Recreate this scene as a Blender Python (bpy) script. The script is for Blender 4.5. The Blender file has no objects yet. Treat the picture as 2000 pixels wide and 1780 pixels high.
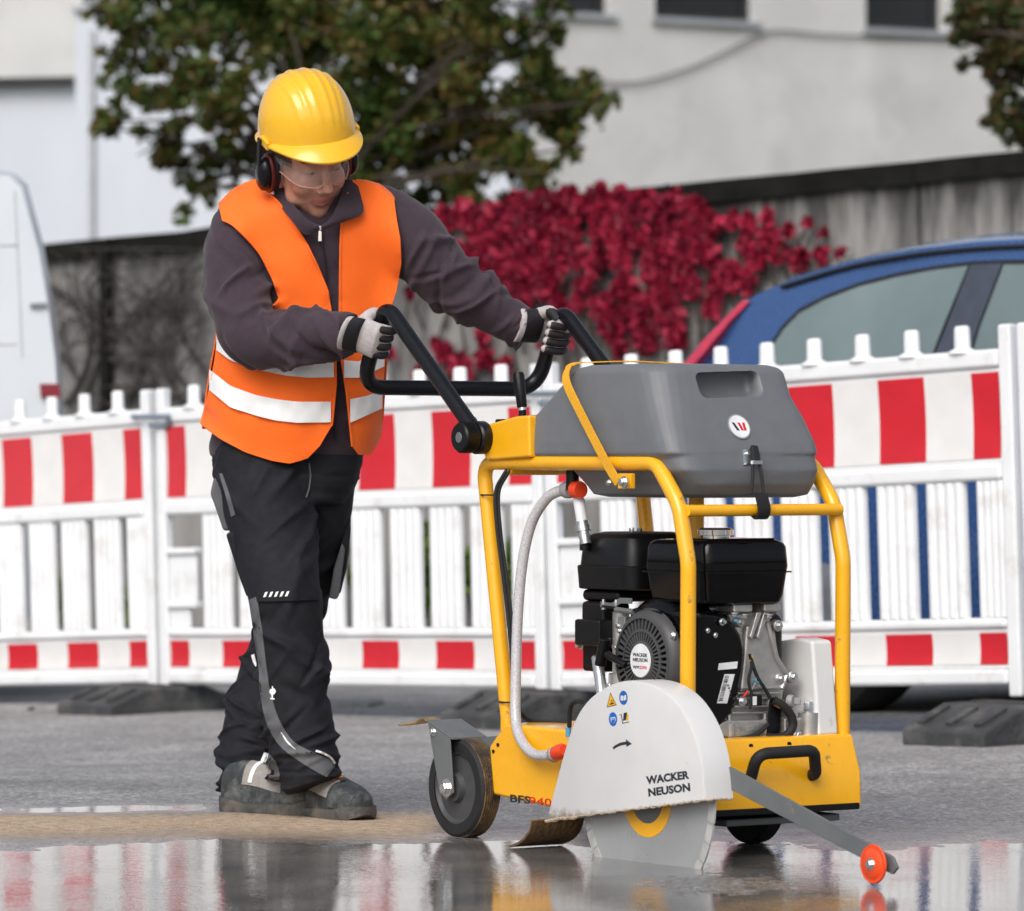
import bpy, bmesh, math, random
import numpy as np
from mathutils import Vector, Matrix, noise
from mathutils.bvhtree import BVHTree
random.seed(7)
SC = bpy.context.scene
COL = SC.collection
PI = math.pi
R = math.radians

# ------------------------------------------------------------------ camera
FPX, CAMH, HOR = 9000.0, 0.83, 890.0          # focal length in photo pixels, camera height, horizon row
cam_d = bpy.data.cameras.new('camera')
cam = bpy.data.objects.new('camera', cam_d); COL.objects.link(cam)
cam.location = (0, 0, CAMH); cam.rotation_euler = (PI/2, 0, 0)
cam_d.sensor_width = 36; cam_d.lens = FPX*36/2000
cam_d.clip_start = .5; cam_d.clip_end = 600
cam_d.dof.use_dof = True; cam_d.dof.focus_distance = 9.95; cam_d.dof.aperture_fstop = 5.6
SC.camera = cam
# ------------------------------------------------------------------ sky, sun, exposure
SUN_EL, SUN_AZ = R(42), R(200)                # azimuth clockwise from +Y; behind the camera, to the left
world = bpy.data.worlds.new('World'); SC.world = world; world.use_nodes = True
wt = world.node_tree; bg = wt.nodes['Background']
sky = wt.nodes.new('ShaderNodeTexSky'); sky.sky_type = 'NISHITA'; sky.sun_disc = False
sky.sun_elevation = SUN_EL; sky.sun_rotation = SUN_AZ; sky.air_density = 1.0; sky.dust_density = 4.0
hs = wt.nodes.new('ShaderNodeHueSaturation'); hs.inputs['Saturation'].default_value = .5
wt.links.new(sky.outputs[0], hs.inputs['Color']); wt.links.new(hs.outputs[0], bg.inputs[0])
bg.inputs[1].default_value = .13
sl = bpy.data.lights.new('sun', 'SUN'); sl.energy = 1.2; sl.angle = R(40); sl.color = (1, .98, .96)
sun = bpy.data.objects.new('sun', sl); COL.objects.link(sun)
sdir = Vector((math.sin(SUN_AZ)*math.cos(SUN_EL), math.cos(SUN_AZ)*math.cos(SUN_EL), math.sin(SUN_EL)))
sun.rotation_euler = (-sdir).to_track_quat('-Z', 'Y').to_euler(); sun.location = (-4, -8, 12)
SC.view_settings.view_transform = 'Standard'; SC.view_settings.look = 'None'
SC.view_settings.exposure = 0.26; SC.view_settings.gamma = 1
SC.cycles.max_bounces = 8; SC.cycles.transparent_max_bounces = 12
SC.cycles.use_denoising = True

# ------------------------------------------------------------------ pixel helpers
def PX(px, py, z): return Vector(((px-1000)/FPX*z, z, CAMH-(py-HOR)/FPX*z))
def GP(px, py, Z=0.0): return PX(px, py, (CAMH-Z)*FPX/(py-HOR))
def TOPX(P): return 1000+FPX*P[0]/P[1], HOR-FPX*(P[2]-CAMH)/P[1]

# ------------------------------------------------------------------ materials
def node(nt, t, **kw):
    n = nt.nodes.new(t)
    for k, v in kw.items():
        if k in n.inputs: n.inputs[k].default_value = v
        else: setattr(n, k, v)
    return n
def mat(name, col, rough=.5, metal=0., var=.12, scale=18., bump=0., bscale=60., rvar=.1, coat=0., spec=.5,
        sheen=0., dirt=None, dscale=6., dlo=.55, dhi=.7, trans=0., ior=1.45, alpha=1., detail=4., coord='Object', stretch=None):
    m = bpy.data.materials.new(name); m.use_nodes = True
    nt = m.node_tree; p = nt.nodes['Principled BSDF']; L = nt.links.new
    tc = node(nt, 'ShaderNodeTexCoord'); src = tc.outputs[coord]
    if stretch:
        mp = node(nt, 'ShaderNodeMapping'); mp.inputs['Scale'].default_value = stretch
        L(src, mp.inputs[0]); src = mp.outputs[0]
    n = node(nt, 'ShaderNodeTexNoise', Scale=scale, Detail=detail); L(src, n.inputs['Vector'])
    mr = node(nt, 'ShaderNodeMapRange'); mr.inputs['From Min'].default_value = .3; mr.inputs['From Max'].default_value = .7
    mr.inputs['To Min'].default_value = 1-var; mr.inputs['To Max'].default_value = 1+var; L(n.outputs[0], mr.inputs[0])
    mx = node(nt, 'ShaderNodeVectorMath', operation='SCALE'); mx.inputs[0].default_value = col[:3]; L(mr.outputs[0], mx.inputs['Scale'])
    out = mx.outputs[0]
    if dirt:
        n2 = node(nt, 'ShaderNodeTexNoise', Scale=dscale, Detail=8., Roughness=.65); L(src, n2.inputs['Vector'])
        m2 = node(nt, 'ShaderNodeMapRange'); m2.inputs['From Min'].default_value = dlo; m2.inputs['From Max'].default_value = dhi; L(n2.outputs[0], m2.inputs[0])
        mm = node(nt, 'ShaderNodeMix', data_type='RGBA'); L(m2.outputs[0], mm.inputs[0]); L(out, mm.inputs[6]); mm.inputs[7].default_value = (*dirt[:3], 1)
        out = mm.outputs[2]
    L(out, p.inputs['Base Color'])
    n3 = node(nt, 'ShaderNodeTexNoise', Scale=scale*1.7, Detail=3.); L(src, n3.inputs['Vector'])
    m3 = node(nt, 'ShaderNodeMapRange'); m3.inputs['To Min'].default_value = max(.01, rough-rvar); m3.inputs['To Max'].default_value = min(1, rough+rvar)
    L(n3.outputs[0], m3.inputs[0]); L(m3.outputs[0], p.inputs['Roughness'])
    p.inputs['Metallic'].default_value = metal; p.inputs['Specular IOR Level'].default_value = spec
    p.inputs['Coat Weight'].default_value = coat; p.inputs['Coat Roughness'].default_value = .08
    p.inputs['Sheen Weight'].default_value = sheen; p.inputs['IOR'].default_value = ior
    p.inputs['Transmission Weight'].default_value = trans; p.inputs['Alpha'].default_value = alpha
    if bump:
        nb = node(nt, 'ShaderNodeTexNoise', Scale=bscale, Detail=5.); L(src, nb.inputs['Vector'])
        b = node(nt, 'ShaderNodeBump', Strength=bump, Distance=.01); L(nb.outputs[0], b.inputs['Height']); L(b.outputs[0], p.inputs['Normal'])
    return m
def srgb(r, g, b):
    f = lambda c: c/12.92 if c <= .04045 else ((c+.055)/1.055)**2.4
    return tuple(f(c/255) for c in (r, g, b))

# ------------------------------------------------------------------ mesh builder
def V3(p): return Vector((float(p[0]), float(p[1]), float(p[2])))
def frame_of(ax):
    ax = V3(ax).normalized(); a = Vector((0, 0, 1)) if abs(ax.z) < .9 else Vector((1, 0, 0))
    x = ax.cross(a).normalized(); return x, ax.cross(x).normalized(), ax
def catmull(pts, n):
    P = [np.array(p, float) for p in pts]; out = []; m = len(P)-1
    for i in range(n+1):
        t = i/n*m; k = min(int(t), m-1); u = t-k
        a, b, c, d = P[max(k-1, 0)], P[k], P[k+1], P[min(k+2, m)]
        out.append(.5*((2*b)+(-a+c)*u+(2*a-5*b+4*c-d)*u*u+(-a+3*b-3*c+d)*u**3))
    return out
def fillet(pts, r, seg=6):
    """round the corners of a polyline with radius r (one value or a list per inner corner)"""
    P = [V3(p) for p in pts]; out = [P[0]]
    for i in range(1, len(P)-1):
        rr = r[i-1] if isinstance(r, (list, tuple)) else r
        a, b, c = P[i-1], P[i], P[i+1]; d1 = (a-b); d2 = (c-b); l1, l2 = d1.length, d2.length
        d1.normalize(); d2.normalize(); ang = d1.angle(d2)
        if rr <= 0 or ang > PI-.02: out.append(b); continue
        t = min(rr/math.tan(ang/2), l1*.49, l2*.49); p1, p2 = b+d1*t, b+d2*t
        for k in range(seg+1):
            s = k/seg; out.append((1-s)**2*p1+2*s*(1-s)*b+s*s*p2)
    out.append(P[-1]); return out
class MB:
    def __init__(s): s.v = []; s.f = []
    def add(s, vs, fs):
        o = len(s.v); s.v += [tuple(map(float, p)) for p in vs]; s.f += [tuple(i+o for i in f) for f in fs]; return s
    def box(s, c, d, M=None):
        hx, hy, hz = d[0]/2, d[1]/2, d[2]/2
        vs = [Vector((x, y, z)) for x in (-hx, hx) for y in (-hy, hy) for z in (-hz, hz)]
        vs = [(M @ q if M else q)+V3(c) for q in vs]
        return s.add(vs, [(0, 1, 3, 2), (4, 6, 7, 5), (0, 4, 5, 1), (2, 3, 7, 6), (0, 2, 6, 4), (1, 5, 7, 3)])
    def bx(s, x0, x1, y0, y1, z0, z1): return s.box(((x0+x1)/2, (y0+y1)/2, (z0+z1)/2), (x1-x0, y1-y0, z1-z0))
    def loft(s, rings, caps=True, closed=True, loop=False):
        n = len(rings[0]); vs = [p for r in rings for p in r]; fs = []; m = len(rings)
        for i in range(m if loop else m-1):
            j = (i+1) % m
            for k in range(n if closed else n-1):
                q = (k+1) % n; fs.append((i*n+k, i*n+q, j*n+q, j*n+k))
        if caps and closed and not loop: fs += [tuple(range(n-1, -1, -1)), tuple((m-1)*n+k for k in range(n))]
        return s.add(vs, fs)
    def tube(s, path, r, n=12, caps=True, flat=1., up=None, loop=False):
        P = [V3(p) for p in path]; m = len(P); rings = []; x = None
        for i, p in enumerate(P):
            if loop: t = (P[(i+1) % m]-P[i-1])
            else: t = (P[min(i+1, m-1)]-P[max(i-1, 0)])
            if t.length < 1e-9: t = Vector((0, 0, 1))
            t.normalize()
            if x is None: x = (V3(up)-t*V3(up).dot(t)).normalized() if up is not None else frame_of(t)[0]
            else:
                x = x-t*x.dot(t)
                x = x.normalized() if x.length > 1e-6 else frame_of(t)[0]
            y = t.cross(x); rr = r[i] if hasattr(r, '__len__') else r
            rings.append([p+x*math.cos(2*PI*k/n)*rr+y*math.sin(2*PI*k/n)*rr*flat for k in range(n)])
        return s.loft(rings, caps, loop=loop)
    def ribbon(s, path, w, th, side):
        """flat band along a path; side = direction of its width (one vector or one per point)"""
        P = [V3(p) for p in path]; rings = []; m = len(P)
        for i, p in enumerate(P):
            t = (P[min(i+1, m-1)]-P[max(i-1, 0)]).normalized(); sd = V3(side[i]) if isinstance(side, list) else V3(side)
            sd = (sd-t*sd.dot(t)).normalized(); nn = t.cross(sd)
            ww = w[i] if hasattr(w, '__len__') else w
            rings.append([p+sd*ww/2+nn*th/2, p-sd*ww/2+nn*th/2, p-sd*ww/2-nn*th/2, p+sd*ww/2-nn*th/2])
        return s.loft(rings)
    def lathe(s, prof, o, ax, n=32, caps=True):
        x, y, a = frame_of(ax); o = V3(o)
        rings = [[o+a*h+x*math.cos(2*PI*k/n)*r+y*math.sin(2*PI*k/n)*r for k in range(n)] for r, h in prof]
        return s.loft(rings, caps)
    def cyl(s, a, b, r, n=16):
        a, b = V3(a), V3(b); return s.lathe([(r, 0), (r, (b-a).length)], a, b-a, n)
    def hexb(s, c, ax, r, h): return s.lathe([(r*.8, 0), (r, h*.12), (r, h*.8), (r*.85, h)], c, ax, 6)
    def prism(s, poly, o, ex, ey, ez):
        """extrude a 2-D outline from o (axes ex, ey) along vector ez"""
        o, ex, ey, ez = V3(o), V3(ex), V3(ey), V3(ez); n = len(poly)
        a = [o+ex*p[0]+ey*p[1] for p in poly]; b = [q+ez for q in a]
        return s.add(a+b, [tuple(range(n-1, -1, -1)), tuple(range(n, 2*n))]+[(i, (i+1) % n, n+(i+1) % n, n+i) for i in range(n)])
    def slab(s, pts, ez):
        """extrude a 3-D planar outline along ez"""
        a = [V3(p) for p in pts]; ez = V3(ez); n = len(a); b = [q+ez for q in a]
        return s.add(a+b, [tuple(range(n-1, -1, -1)), tuple(range(n, 2*n))]+[(i, (i+1) % n, n+(i+1) % n, n+i) for i in range(n)])
    def ball(s, c, r, n=12, m=8, M=None):
        rx, ry, rz = r if hasattr(r, '__len__') else (r, r, r); c = V3(c); rings = []
        for j in range(m+1):
            t = PI*(j+.02*(j == 0)-.02*(j == m))/m
            ring = [Vector((rx*math.sin(t)*math.cos(2*PI*k/n), ry*math.sin(t)*math.sin(2*PI*k/n), rz*math.cos(t))) for k in range(n)]
            rings.append([(M @ q if M else q)+c for q in ring])
        return s.loft(rings)
    def grid(s, rows, flip=False):
        n = len(rows[0]); vs = [p for r in rows for p in r]; fs = []
        for i in range(len(rows)-1):
            for k in range(n-1):
                q = (i*n+k, i*n+k+1, (i+1)*n+k+1, (i+1)*n+k); fs.append(q[::-1] if flip else q)
        return s.add(vs, fs)
    def mesh(s, name='m', smooth=35):
        me = bpy.data.meshes.new(name); me.from_pydata(s.v, [], s.f); me.validate()
        bm = bmesh.new(); bm.from_mesh(me); bmesh.ops.recalc_face_normals(bm, faces=bm.faces); bm.to_mesh(me); bm.free()
        if smooth is not None:
            me.polygons.foreach_set('use_smooth', [True]*len(me.polygons))
            if smooth < 180: me.set_sharp_from_angle(angle=R(smooth))
        return me
    def build(s, name, m, parent=None, smooth=35, bevel=0, seg=2, solid=0, sub=0, off=None):
        o = link(name, s.mesh(name, smooth), m, parent)
        if off is not None: o.data.transform(Matrix.Translation(-V3(off)))
        if solid:
            md = o.modifiers.new('solid', 'SOLIDIFY'); md.thickness = solid; md.offset = 0
            old = o.data; me = evalmesh(o); o.modifiers.clear(); o.data = me; bpy.data.meshes.remove(old)
            me.polygons.foreach_set('use_smooth', [smooth is not None]*len(me.polygons)); me.set_sharp_from_angle(angle=R(min(smooth or 30, 60)))
        if bevel:
            md = o.modifiers.new('bevel', 'BEVEL'); md.width = bevel; md.segments = seg; md.limit_method = 'ANGLE'; md.angle_limit = R(30)
            md.harden_normals = True
        if sub: md = o.modifiers.new('sub', 'SUBSURF'); md.levels = sub; md.render_levels = sub
        return o
def link(name, me, m, parent=None):
    o = bpy.data.objects.new(name, me); COL.objects.link(o)
    if m is not None and not me.materials: me.materials.append(m)
    if parent is not None: o.parent = parent
    return o
def tag(o, label=None, cat=None, group=None, kind=None):
    if label: o['label'] = label
    if cat: o['category'] = cat
    if group: o['group'] = group
    if kind: o['kind'] = kind
    return o
def empty(name, loc=(0, 0, 0), M=None):
    o = bpy.data.objects.new(name, None); COL.objects.link(o)
    if M is not None: o.matrix_basis = M
    else: o.location = loc
    return o
def kids(o): return [c for c in COL.objects if c.parent == o]
def copy_tree(o, parent=None):
    c = o.copy(); COL.objects.link(c); c.parent = parent
    for k in kids(o): copy_tree(k, c)
    return c
def evalmesh(o):
    dg = bpy.context.evaluated_depsgraph_get(); me = bpy.data.meshes.new_from_object(o.evaluated_get(dg)); return me
def fuse(mb, voxel, it=4, fac=.5):
    """union of overlapping closed shells as one continuous surface"""
    o = bpy.data.objects.new('tmp', mb.mesh('tmp')); COL.objects.link(o)
    md = o.modifiers.new('r', 'REMESH'); md.mode = 'VOXEL'; md.voxel_size = voxel
    if it: sm = o.modifiers.new('s', 'SMOOTH'); sm.factor = fac; sm.iterations = it
    me = evalmesh(o); old = o.data; bpy.data.objects.remove(o); bpy.data.meshes.remove(old)
    me.materials.clear()
    me.polygons.foreach_set('use_smooth', [True]*len(me.polygons)); return me
FONTCACHE = {}
def textmesh(s, size, off=0., ext=.0004, sx=1.):
    c = bpy.data.curves.new('t', 'FONT'); c.body = s; c.size = size; c.offset = off; c.extrude = ext
    c.align_x = 'CENTER'; c.align_y = 'CENTER'; c.resolution_u = 3; c.space_character = 1.02
    o = bpy.data.objects.new('t', c); COL.objects.link(o); me = evalmesh(o)
    bpy.data.objects.remove(o); bpy.data.curves.remove(c)
    if sx != 1: me.transform(Matrix.Diagonal((sx, 1, 1, 1)))
    return me
def text(name, s, size, M, m, parent, off=0., sx=1.):
    me = textmesh(s, size, off, sx=sx); me.materials.clear(); me.transform(M); return link(name, me, m, parent)
def basis(o, ex, ey, ez):
    ex, ey, ez, o = V3(ex), V3(ey), V3(ez), V3(o)
    return Matrix(((ex.x, ey.x, ez.x, o.x), (ex.y, ey.y, ez.y, o.y), (ex.z, ey.z, ez.z, o.z), (0, 0, 0, 1)))
def fbm(x, y, z=0, o=4):
    return noise.fractal(Vector((x, y, z)), 1.0, 2.0, o)
def sstep(a, b, x):
    t = min(1, max(0, (x-a)/(b-a))); return t*t*(3-2*t)
# ================================================================== the setting
def slope(x, y):
    t = sstep(11.2, 13.4, y); yy = min(y, 27); xx = max(-7, min(7, x))
    return t*(.0197*xx-.0105*(yy-10))
def groundz(x, y):
    """height of the asphalt; the puddle is where it drops below 0"""
    z = slope(x, y)
    if 7.2 < y < 13 and abs(x) < 2.6:
        px = 1000+FPX*x/y; py = HOR+FPX*CAMH/y
        wob = 9*fbm(x*3.1, y*1.2, 3)+5*fbm(x*9, y*5, 8)
        yb = 1643+4*math.sin(px*.012)+wob
        if px > 980: yb += 10*sstep(980, 1200, px)
        if px < 200: yb += 14*sstep(200, 0, px)
        d = (py-yb)/50
        h = -.0045*min(1, d) if d > 0 else .0035*min(1, -d)+.006*sstep(1, 4, -d)
        # sand bar between the two puddles, left of the machine
        s = sstep(940, 780, px)*math.exp(-((py-1613-4*math.sin(px*.01))/19)**2)
        h += .005*s
        # shallow second puddle behind the sand
        q = sstep(470, 380, px)*math.exp(-((py-1581-wob*.5)/13)**2)
        h -= .0046*q
        # rough high spot of wet asphalt in front of the blade
        g = math.exp(-((px-1400)/270)**2)*math.exp(-((py-1728)/40)**2)
        h += g*(.0058+.0014*fbm(x*60, y*60, 1)+.0012*fbm(x*17, y*14, 5))
        z += h
    else: z += .0095
    z += .0006*fbm(x*14, y*14, 2)
    return z
def axis(segs):
    out = []
    for a, b, s in segs:
        n = max(1, round((b-a)/s)); out += [a+(b-a)*i/n for i in range(n)]
    out.append(segs[-1][1]); return out
gx = axis([(-220, -40, 20), (-40, -8, 4), (-8, -2.6, .6), (-2.6, -1.3, .1), (-1.3, 1.3, .013), (1.3, 2.6, .1), (2.6, 8, .6), (8, 40, 4), (40, 220, 20)])
gy = axis([(-60, 4, 8), (4, 7.2, .4), (7.2, 8.2, .1), (8.2, 11.6, .016), (11.6, 13.6, .1), (13.6, 30, .6), (30, 60, 5), (60, 420, 30)])
gm = MB(); gm.grid([[(x, y, groundz(x, y)) for x in gx] for y in gy])
def mat_ground():
    m = bpy.data.materials.new('asphalt'); m.use_nodes = True; nt = m.node_tree; p = nt.nodes['Principled BSDF']; L = nt.links.new
    g = node(nt, 'ShaderNodeNewGeometry'); pos = g.outputs['Position']
    n1 = node(nt, 'ShaderNodeTexNoise', Scale=105., Detail=4., Roughness=.8); L(pos, n1.inputs['Vector'])
    n2 = node(nt, 'ShaderNodeTexNoise', Scale=2.2, Detail=7., Roughness=.65); L(pos, n2.inputs['Vector'])
    vo = node(nt, 'ShaderNodeTexVoronoi', Scale=120.); L(pos, vo.inputs['Vector'])
    cr = node(nt, 'ShaderNodeValToRGB'); e = cr.color_ramp.elements
    e[0].position = .34; e[0].color = (.09, .09, .092, 1); e[1].position = .66; e[1].color = (.48, .475, .47, 1); L(n1.outputs[0], cr.inputs[0])
    st = node(nt, 'ShaderNodeMapRange'); st.inputs['From Min'].default_value = .3; st.inputs['From Max'].default_value = .7
    st.inputs['To Min'].default_value = .72; st.inputs['To Max'].default_value = 1.2; L(n2.outputs[0], st.inputs[0])
    sc = node(nt, 'ShaderNodeVectorMath', operation='SCALE'); L(cr.outputs[0], sc.inputs[0])
    vc = node(nt, 'ShaderNodeTexVoronoi', Scale=85.); L(pos, vc.inputs['Vector']); sv_ = node(nt, 'ShaderNodeSeparateColor'); L(vc.outputs['Color'], sv_.inputs[0])
    gr = node(nt, 'ShaderNodeMapRange'); gr.inputs['To Min'].default_value = .55; gr.inputs['To Max'].default_value = 1.4; L(sv_.outputs[0], gr.inputs[0])
    gm2 = node(nt, 'ShaderNodeMath', operation='MULTIPLY'); L(gr.outputs[0], gm2.inputs[0]); L(st.outputs[0], gm2.inputs[1]); L(gm2.outputs[0], sc.inputs['Scale'])
    at = node(nt, 'ShaderNodeAttribute', attribute_name='sand')
    ns = node(nt, 'ShaderNodeTexNoise', Scale=45., Detail=6.); L(pos, ns.inputs['Vector'])
    ad = node(nt, 'ShaderNodeMath', operation='MULTIPLY_ADD'); L(ns.outputs[0], ad.inputs[0]); ad.inputs[1].default_value = 1.; L(at.outputs['Fac'], ad.inputs[2])
    sm = node(nt, 'ShaderNodeMapRange'); sm.inputs['From Min'].default_value = .75; sm.inputs['From Max'].default_value = 1.15; sm.inputs['To Max'].default_value = .92; L(ad.outputs[0], sm.inputs[0])
    rs = node(nt, 'ShaderNodeValToRGB'); e = rs.color_ramp.elements; e[0].position = .3; e[0].color = (.33, .23, .145, 1); e[1].position = .7; e[1].color = (.58, .44, .31, 1); L(ns.outputs[0], rs.inputs[0])
    mx = node(nt, 'ShaderNodeMix', data_type='RGBA'); L(sm.outputs[0], mx.inputs[0]); L(sc.outputs[0], mx.inputs[6]); L(rs.outputs[0], mx.inputs[7])
    # wet = only just above the water line
    sx = node(nt, 'ShaderNodeSeparateXYZ'); L(pos, sx.inputs[0])
    wn = node(nt, 'ShaderNodeMath', operation='MULTIPLY_ADD'); L(n2.outputs[0], wn.inputs[0]); wn.inputs[1].default_value = .006; L(sx.outputs[2], wn.inputs[2])
    we0 = node(nt, 'ShaderNodeMapRange'); we0.inputs['From Min'].default_value = .0035; we0.inputs['From Max'].default_value = .0095; we0.inputs['To Min'].default_value = 1; we0.inputs['To Max'].default_value = 0; L(wn.outputs[0], we0.inputs[0])
    wa = node(nt, 'ShaderNodeAttribute', attribute_name='near')
    we = node(nt, 'ShaderNodeMath', operation='MULTIPLY'); L(we0.outputs[0], we.inputs[0]); L(wa.outputs['Fac'], we.inputs[1])
    dk = node(nt, 'ShaderNodeMapRange'); dk.inputs['To Min'].default_value = 1.; dk.inputs['To Max'].default_value = .62; L(we.outputs[0], dk.inputs[0])
    s2 = node(nt, 'ShaderNodeVectorMath', operation='SCALE'); L(mx.outputs[2], s2.inputs[0]); L(dk.outputs[0], s2.inputs['Scale'])
    L(s2.outputs[0], p.inputs['Base Color'])
    ro = node(nt, 'ShaderNodeMapRange'); ro.inputs['To Min'].default_value = .85; ro.inputs['To Max'].default_value = .22; L(we.outputs[0], ro.inputs[0]); L(ro.outputs[0], p.inputs['Roughness'])
    bs = node(nt, 'ShaderNodeMapRange'); bs.inputs['To Min'].default_value = .8; bs.inputs['To Max'].default_value = .35; L(we.outputs[0], bs.inputs[0])
    b = node(nt, 'ShaderNodeBump', Distance=.004); L(bs.outputs[0], b.inputs['Strength']); L(vo.outputs['Distance'], b.inputs['Height']); L(b.outputs[0], p.inputs['Normal'])
    return m
ground = gm.build('ground', mat_ground(), smooth=180); tag(ground, 'grey asphalt street with a wet sandy strip', kind='structure')
sa = ground.data.attributes.new('sand', 'FLOAT', 'POINT'); na = ground.data.attributes.new('near', 'FLOAT', 'POINT')
sv = []; nv = []
for v in ground.data.vertices:
    x, y = v.co.x, v.co.y; s = 0; n = 0
    if 7 < y < 13.5 and abs(x) < 2.7:
        px = 1000+FPX*x/y; py = HOR+FPX*CAMH/y
        s = sstep(960, 800, px)*math.exp(-((py-1617)/30)**4)*.75+.2*sstep(1640, 1700, py)*sstep(1300, 900, px)
        s += .42*math.exp(-((py-1655)/22)**2)*sstep(900, 1000, px)*sstep(1350, 1200, px)
        n = sstep(12.2, 10.9, y)
    sv.append(s); nv.append(n)
sa.data.foreach_set('value', sv); na.data.foreach_set('value', nv)

def mat_water():
    m = bpy.data.materials.new('puddle_water'); m.use_nodes = True; nt = m.node_tree; p = nt.nodes['Principled BSDF']; L = nt.links.new
    g = node(nt, 'ShaderNodeNewGeometry'); pos = g.outputs['Position']
    n1 = node(nt, 'ShaderNodeTexNoise', Scale=5., Detail=6.); L(pos, n1.inputs['Vector'])
    cr = node(nt, 'ShaderNodeValToRGB'); e = cr.color_ramp.elements; e[0].position = .35; e[0].color = (.13, .125, .12, 1); e[1].position = .68; e[1].color = (.22, .205, .19, 1)
    L(n1.outputs[0], cr.inputs[0]); L(cr.outputs[0], p.inputs['Base Color'])
    p.inputs['IOR'].default_value = 1.34; p.inputs['Roughness'].default_value = .02; p.inputs['Specular IOR Level'].default_value = .5
    mp = node(nt, 'ShaderNodeMapping'); mp.inputs['Scale'].default_value = (1., 1.6, 1.); L(pos, mp.inputs[0])
    a = node(nt, 'ShaderNodeTexNoise', Scale=34., Detail=3., Roughness=.6); L(mp.outputs[0], a.inputs['Vector'])
    n2 = node(nt, 'ShaderNodeTexNoise', Scale=1.7, Detail=3.); L(pos, n2.inputs['Vector'])
    rg = node(nt, 'ShaderNodeMapRange'); rg.inputs['From Min'].default_value = .4; rg.inputs['From Max'].default_value = .65; rg.inputs['To Min'].default_value = .08; rg.inputs['To Max'].default_value = .25; L(n2.outputs[0], rg.inputs[0])
    b = node(nt, 'ShaderNodeBump', Distance=.004); L(rg.outputs[0], b.inputs['Strength']); L(a.outputs[0], b.inputs['Height']); L(b.outputs[0], p.inputs['Normal'])
    return m
pm = MB(); pm.grid([[(x, y, 0.) for x in np.linspace(-2.5, 2.5, 12)] for y in np.linspace(7.25, 11.4, 12)])
puddle = pm.build('puddle', mat_water(), smooth=180); tag(puddle, 'shallow muddy puddle mirroring the fence and machine', kind='structure')

# ---- materials of the surroundings
M_plaster = mat('plaster', (.57, .575, .57), .9, var=.08, scale=1.2, bump=.25, bscale=9, dirt=(.46, .46, .455), dscale=1.1, dlo=.5, dhi=.75)
M_render = mat('white_render', (.58, .62, .68), .85, var=.06, scale=1.0, bump=.15, bscale=14, dirt=(.42, .44, .47), dscale=.7, dlo=.5, dhi=.8, stretch=(1, 1, .3))
M_conc = mat('weathered_concrete', (.27, .265, .255), .92, var=.22, scale=3., bump=.5, bscale=14, dirt=(.12, .118, .115), dscale=2.2, dlo=.48, dhi=.62, stretch=(1, 1, .22))
def stain(m):                                     # black run-off streaks from the top edge of the wall
    nt = m.node_tree; p = nt.nodes['Principled BSDF']; L = nt.links.new; src = p.inputs['Base Color'].links[0].from_socket
    tc = node(nt, 'ShaderNodeTexCoord'); sx = node(nt, 'ShaderNodeSeparateXYZ'); L(tc.outputs['Object'], sx.inputs[0])
    mp = node(nt, 'ShaderNodeMapping'); mp.inputs['Scale'].default_value = (3.2, 3.2, .35); L(tc.outputs['Object'], mp.inputs[0])
    n = node(nt, 'ShaderNodeTexNoise', Scale=2.4, Detail=7., Roughness=.7); L(mp.outputs[0], n.inputs['Vector'])
    a = node(nt, 'ShaderNodeMapRange'); a.inputs['From Min'].default_value = 1.25; a.inputs['From Max'].default_value = 2.1; a.inputs['To Max'].default_value = .62; L(sx.outputs[2], a.inputs[0])
    ad = node(nt, 'ShaderNodeMath', operation='ADD'); L(a.outputs[0], ad.inputs[0]); L(n.outputs[0], ad.inputs[1])
    r = node(nt, 'ShaderNodeMapRange'); r.inputs['From Min'].default_value = .82; r.inputs['From Max'].default_value = 1.08; r.inputs['To Max'].default_value = .9; L(ad.outputs[0], r.inputs[0])
    mx = node(nt, 'ShaderNodeMix', data_type='RGBA'); L(r.outputs[0], mx.inputs[0]); L(src, mx.inputs[6]); mx.inputs[7].default_value = (.018, .018, .018, 1); L(mx.outputs[2], p.inputs['Base Color'])
stain(M_conc)
M_cop = mat('mossy_coping', (.012, .012, .011), .95, spec=.1, var=.35, scale=6, bump=.6, bscale=20)
M_joint = mat('dark_joint', (.05, .05, .05), .9)
M_glass = mat('dark_window_glass', (.012, .014, .016), .06, var=.2, scale=1, spec=.6)
M_frame = mat('dark_window_frame', (.02, .02, .022), .5)
M_sill = mat('metal_sill', (.4, .42, .45), .45, metal=.3)
M_black = mat('grey_cable', (.2, .205, .21), .6)
M_plast = mat('white_barrier_plastic', (.78, .795, .81), .42, var=.04, scale=6, bump=.05, bscale=40, dirt=(.52, .51, .48), dscale=7, dlo=.55, dhi=.8)
M_film_w = mat('white_reflective_film', (.75, .74, .73), .4, var=.04, scale=9)
M_film_r = mat('red_reflective_film', (.58, .012, .025), .36, var=.07, scale=9, coat=.2)
M_rubber = mat('recycled_rubber', (.045, .047, .05), .75, var=.3, scale=14, bump=.6, bscale=50, dirt=(.13, .13, .12), dscale=7, dlo=.5, dhi=.75)
M_bark = mat('bark', (.05, .04, .03), .9, var=.3, scale=20, bump=.6, bscale=30)

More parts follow.
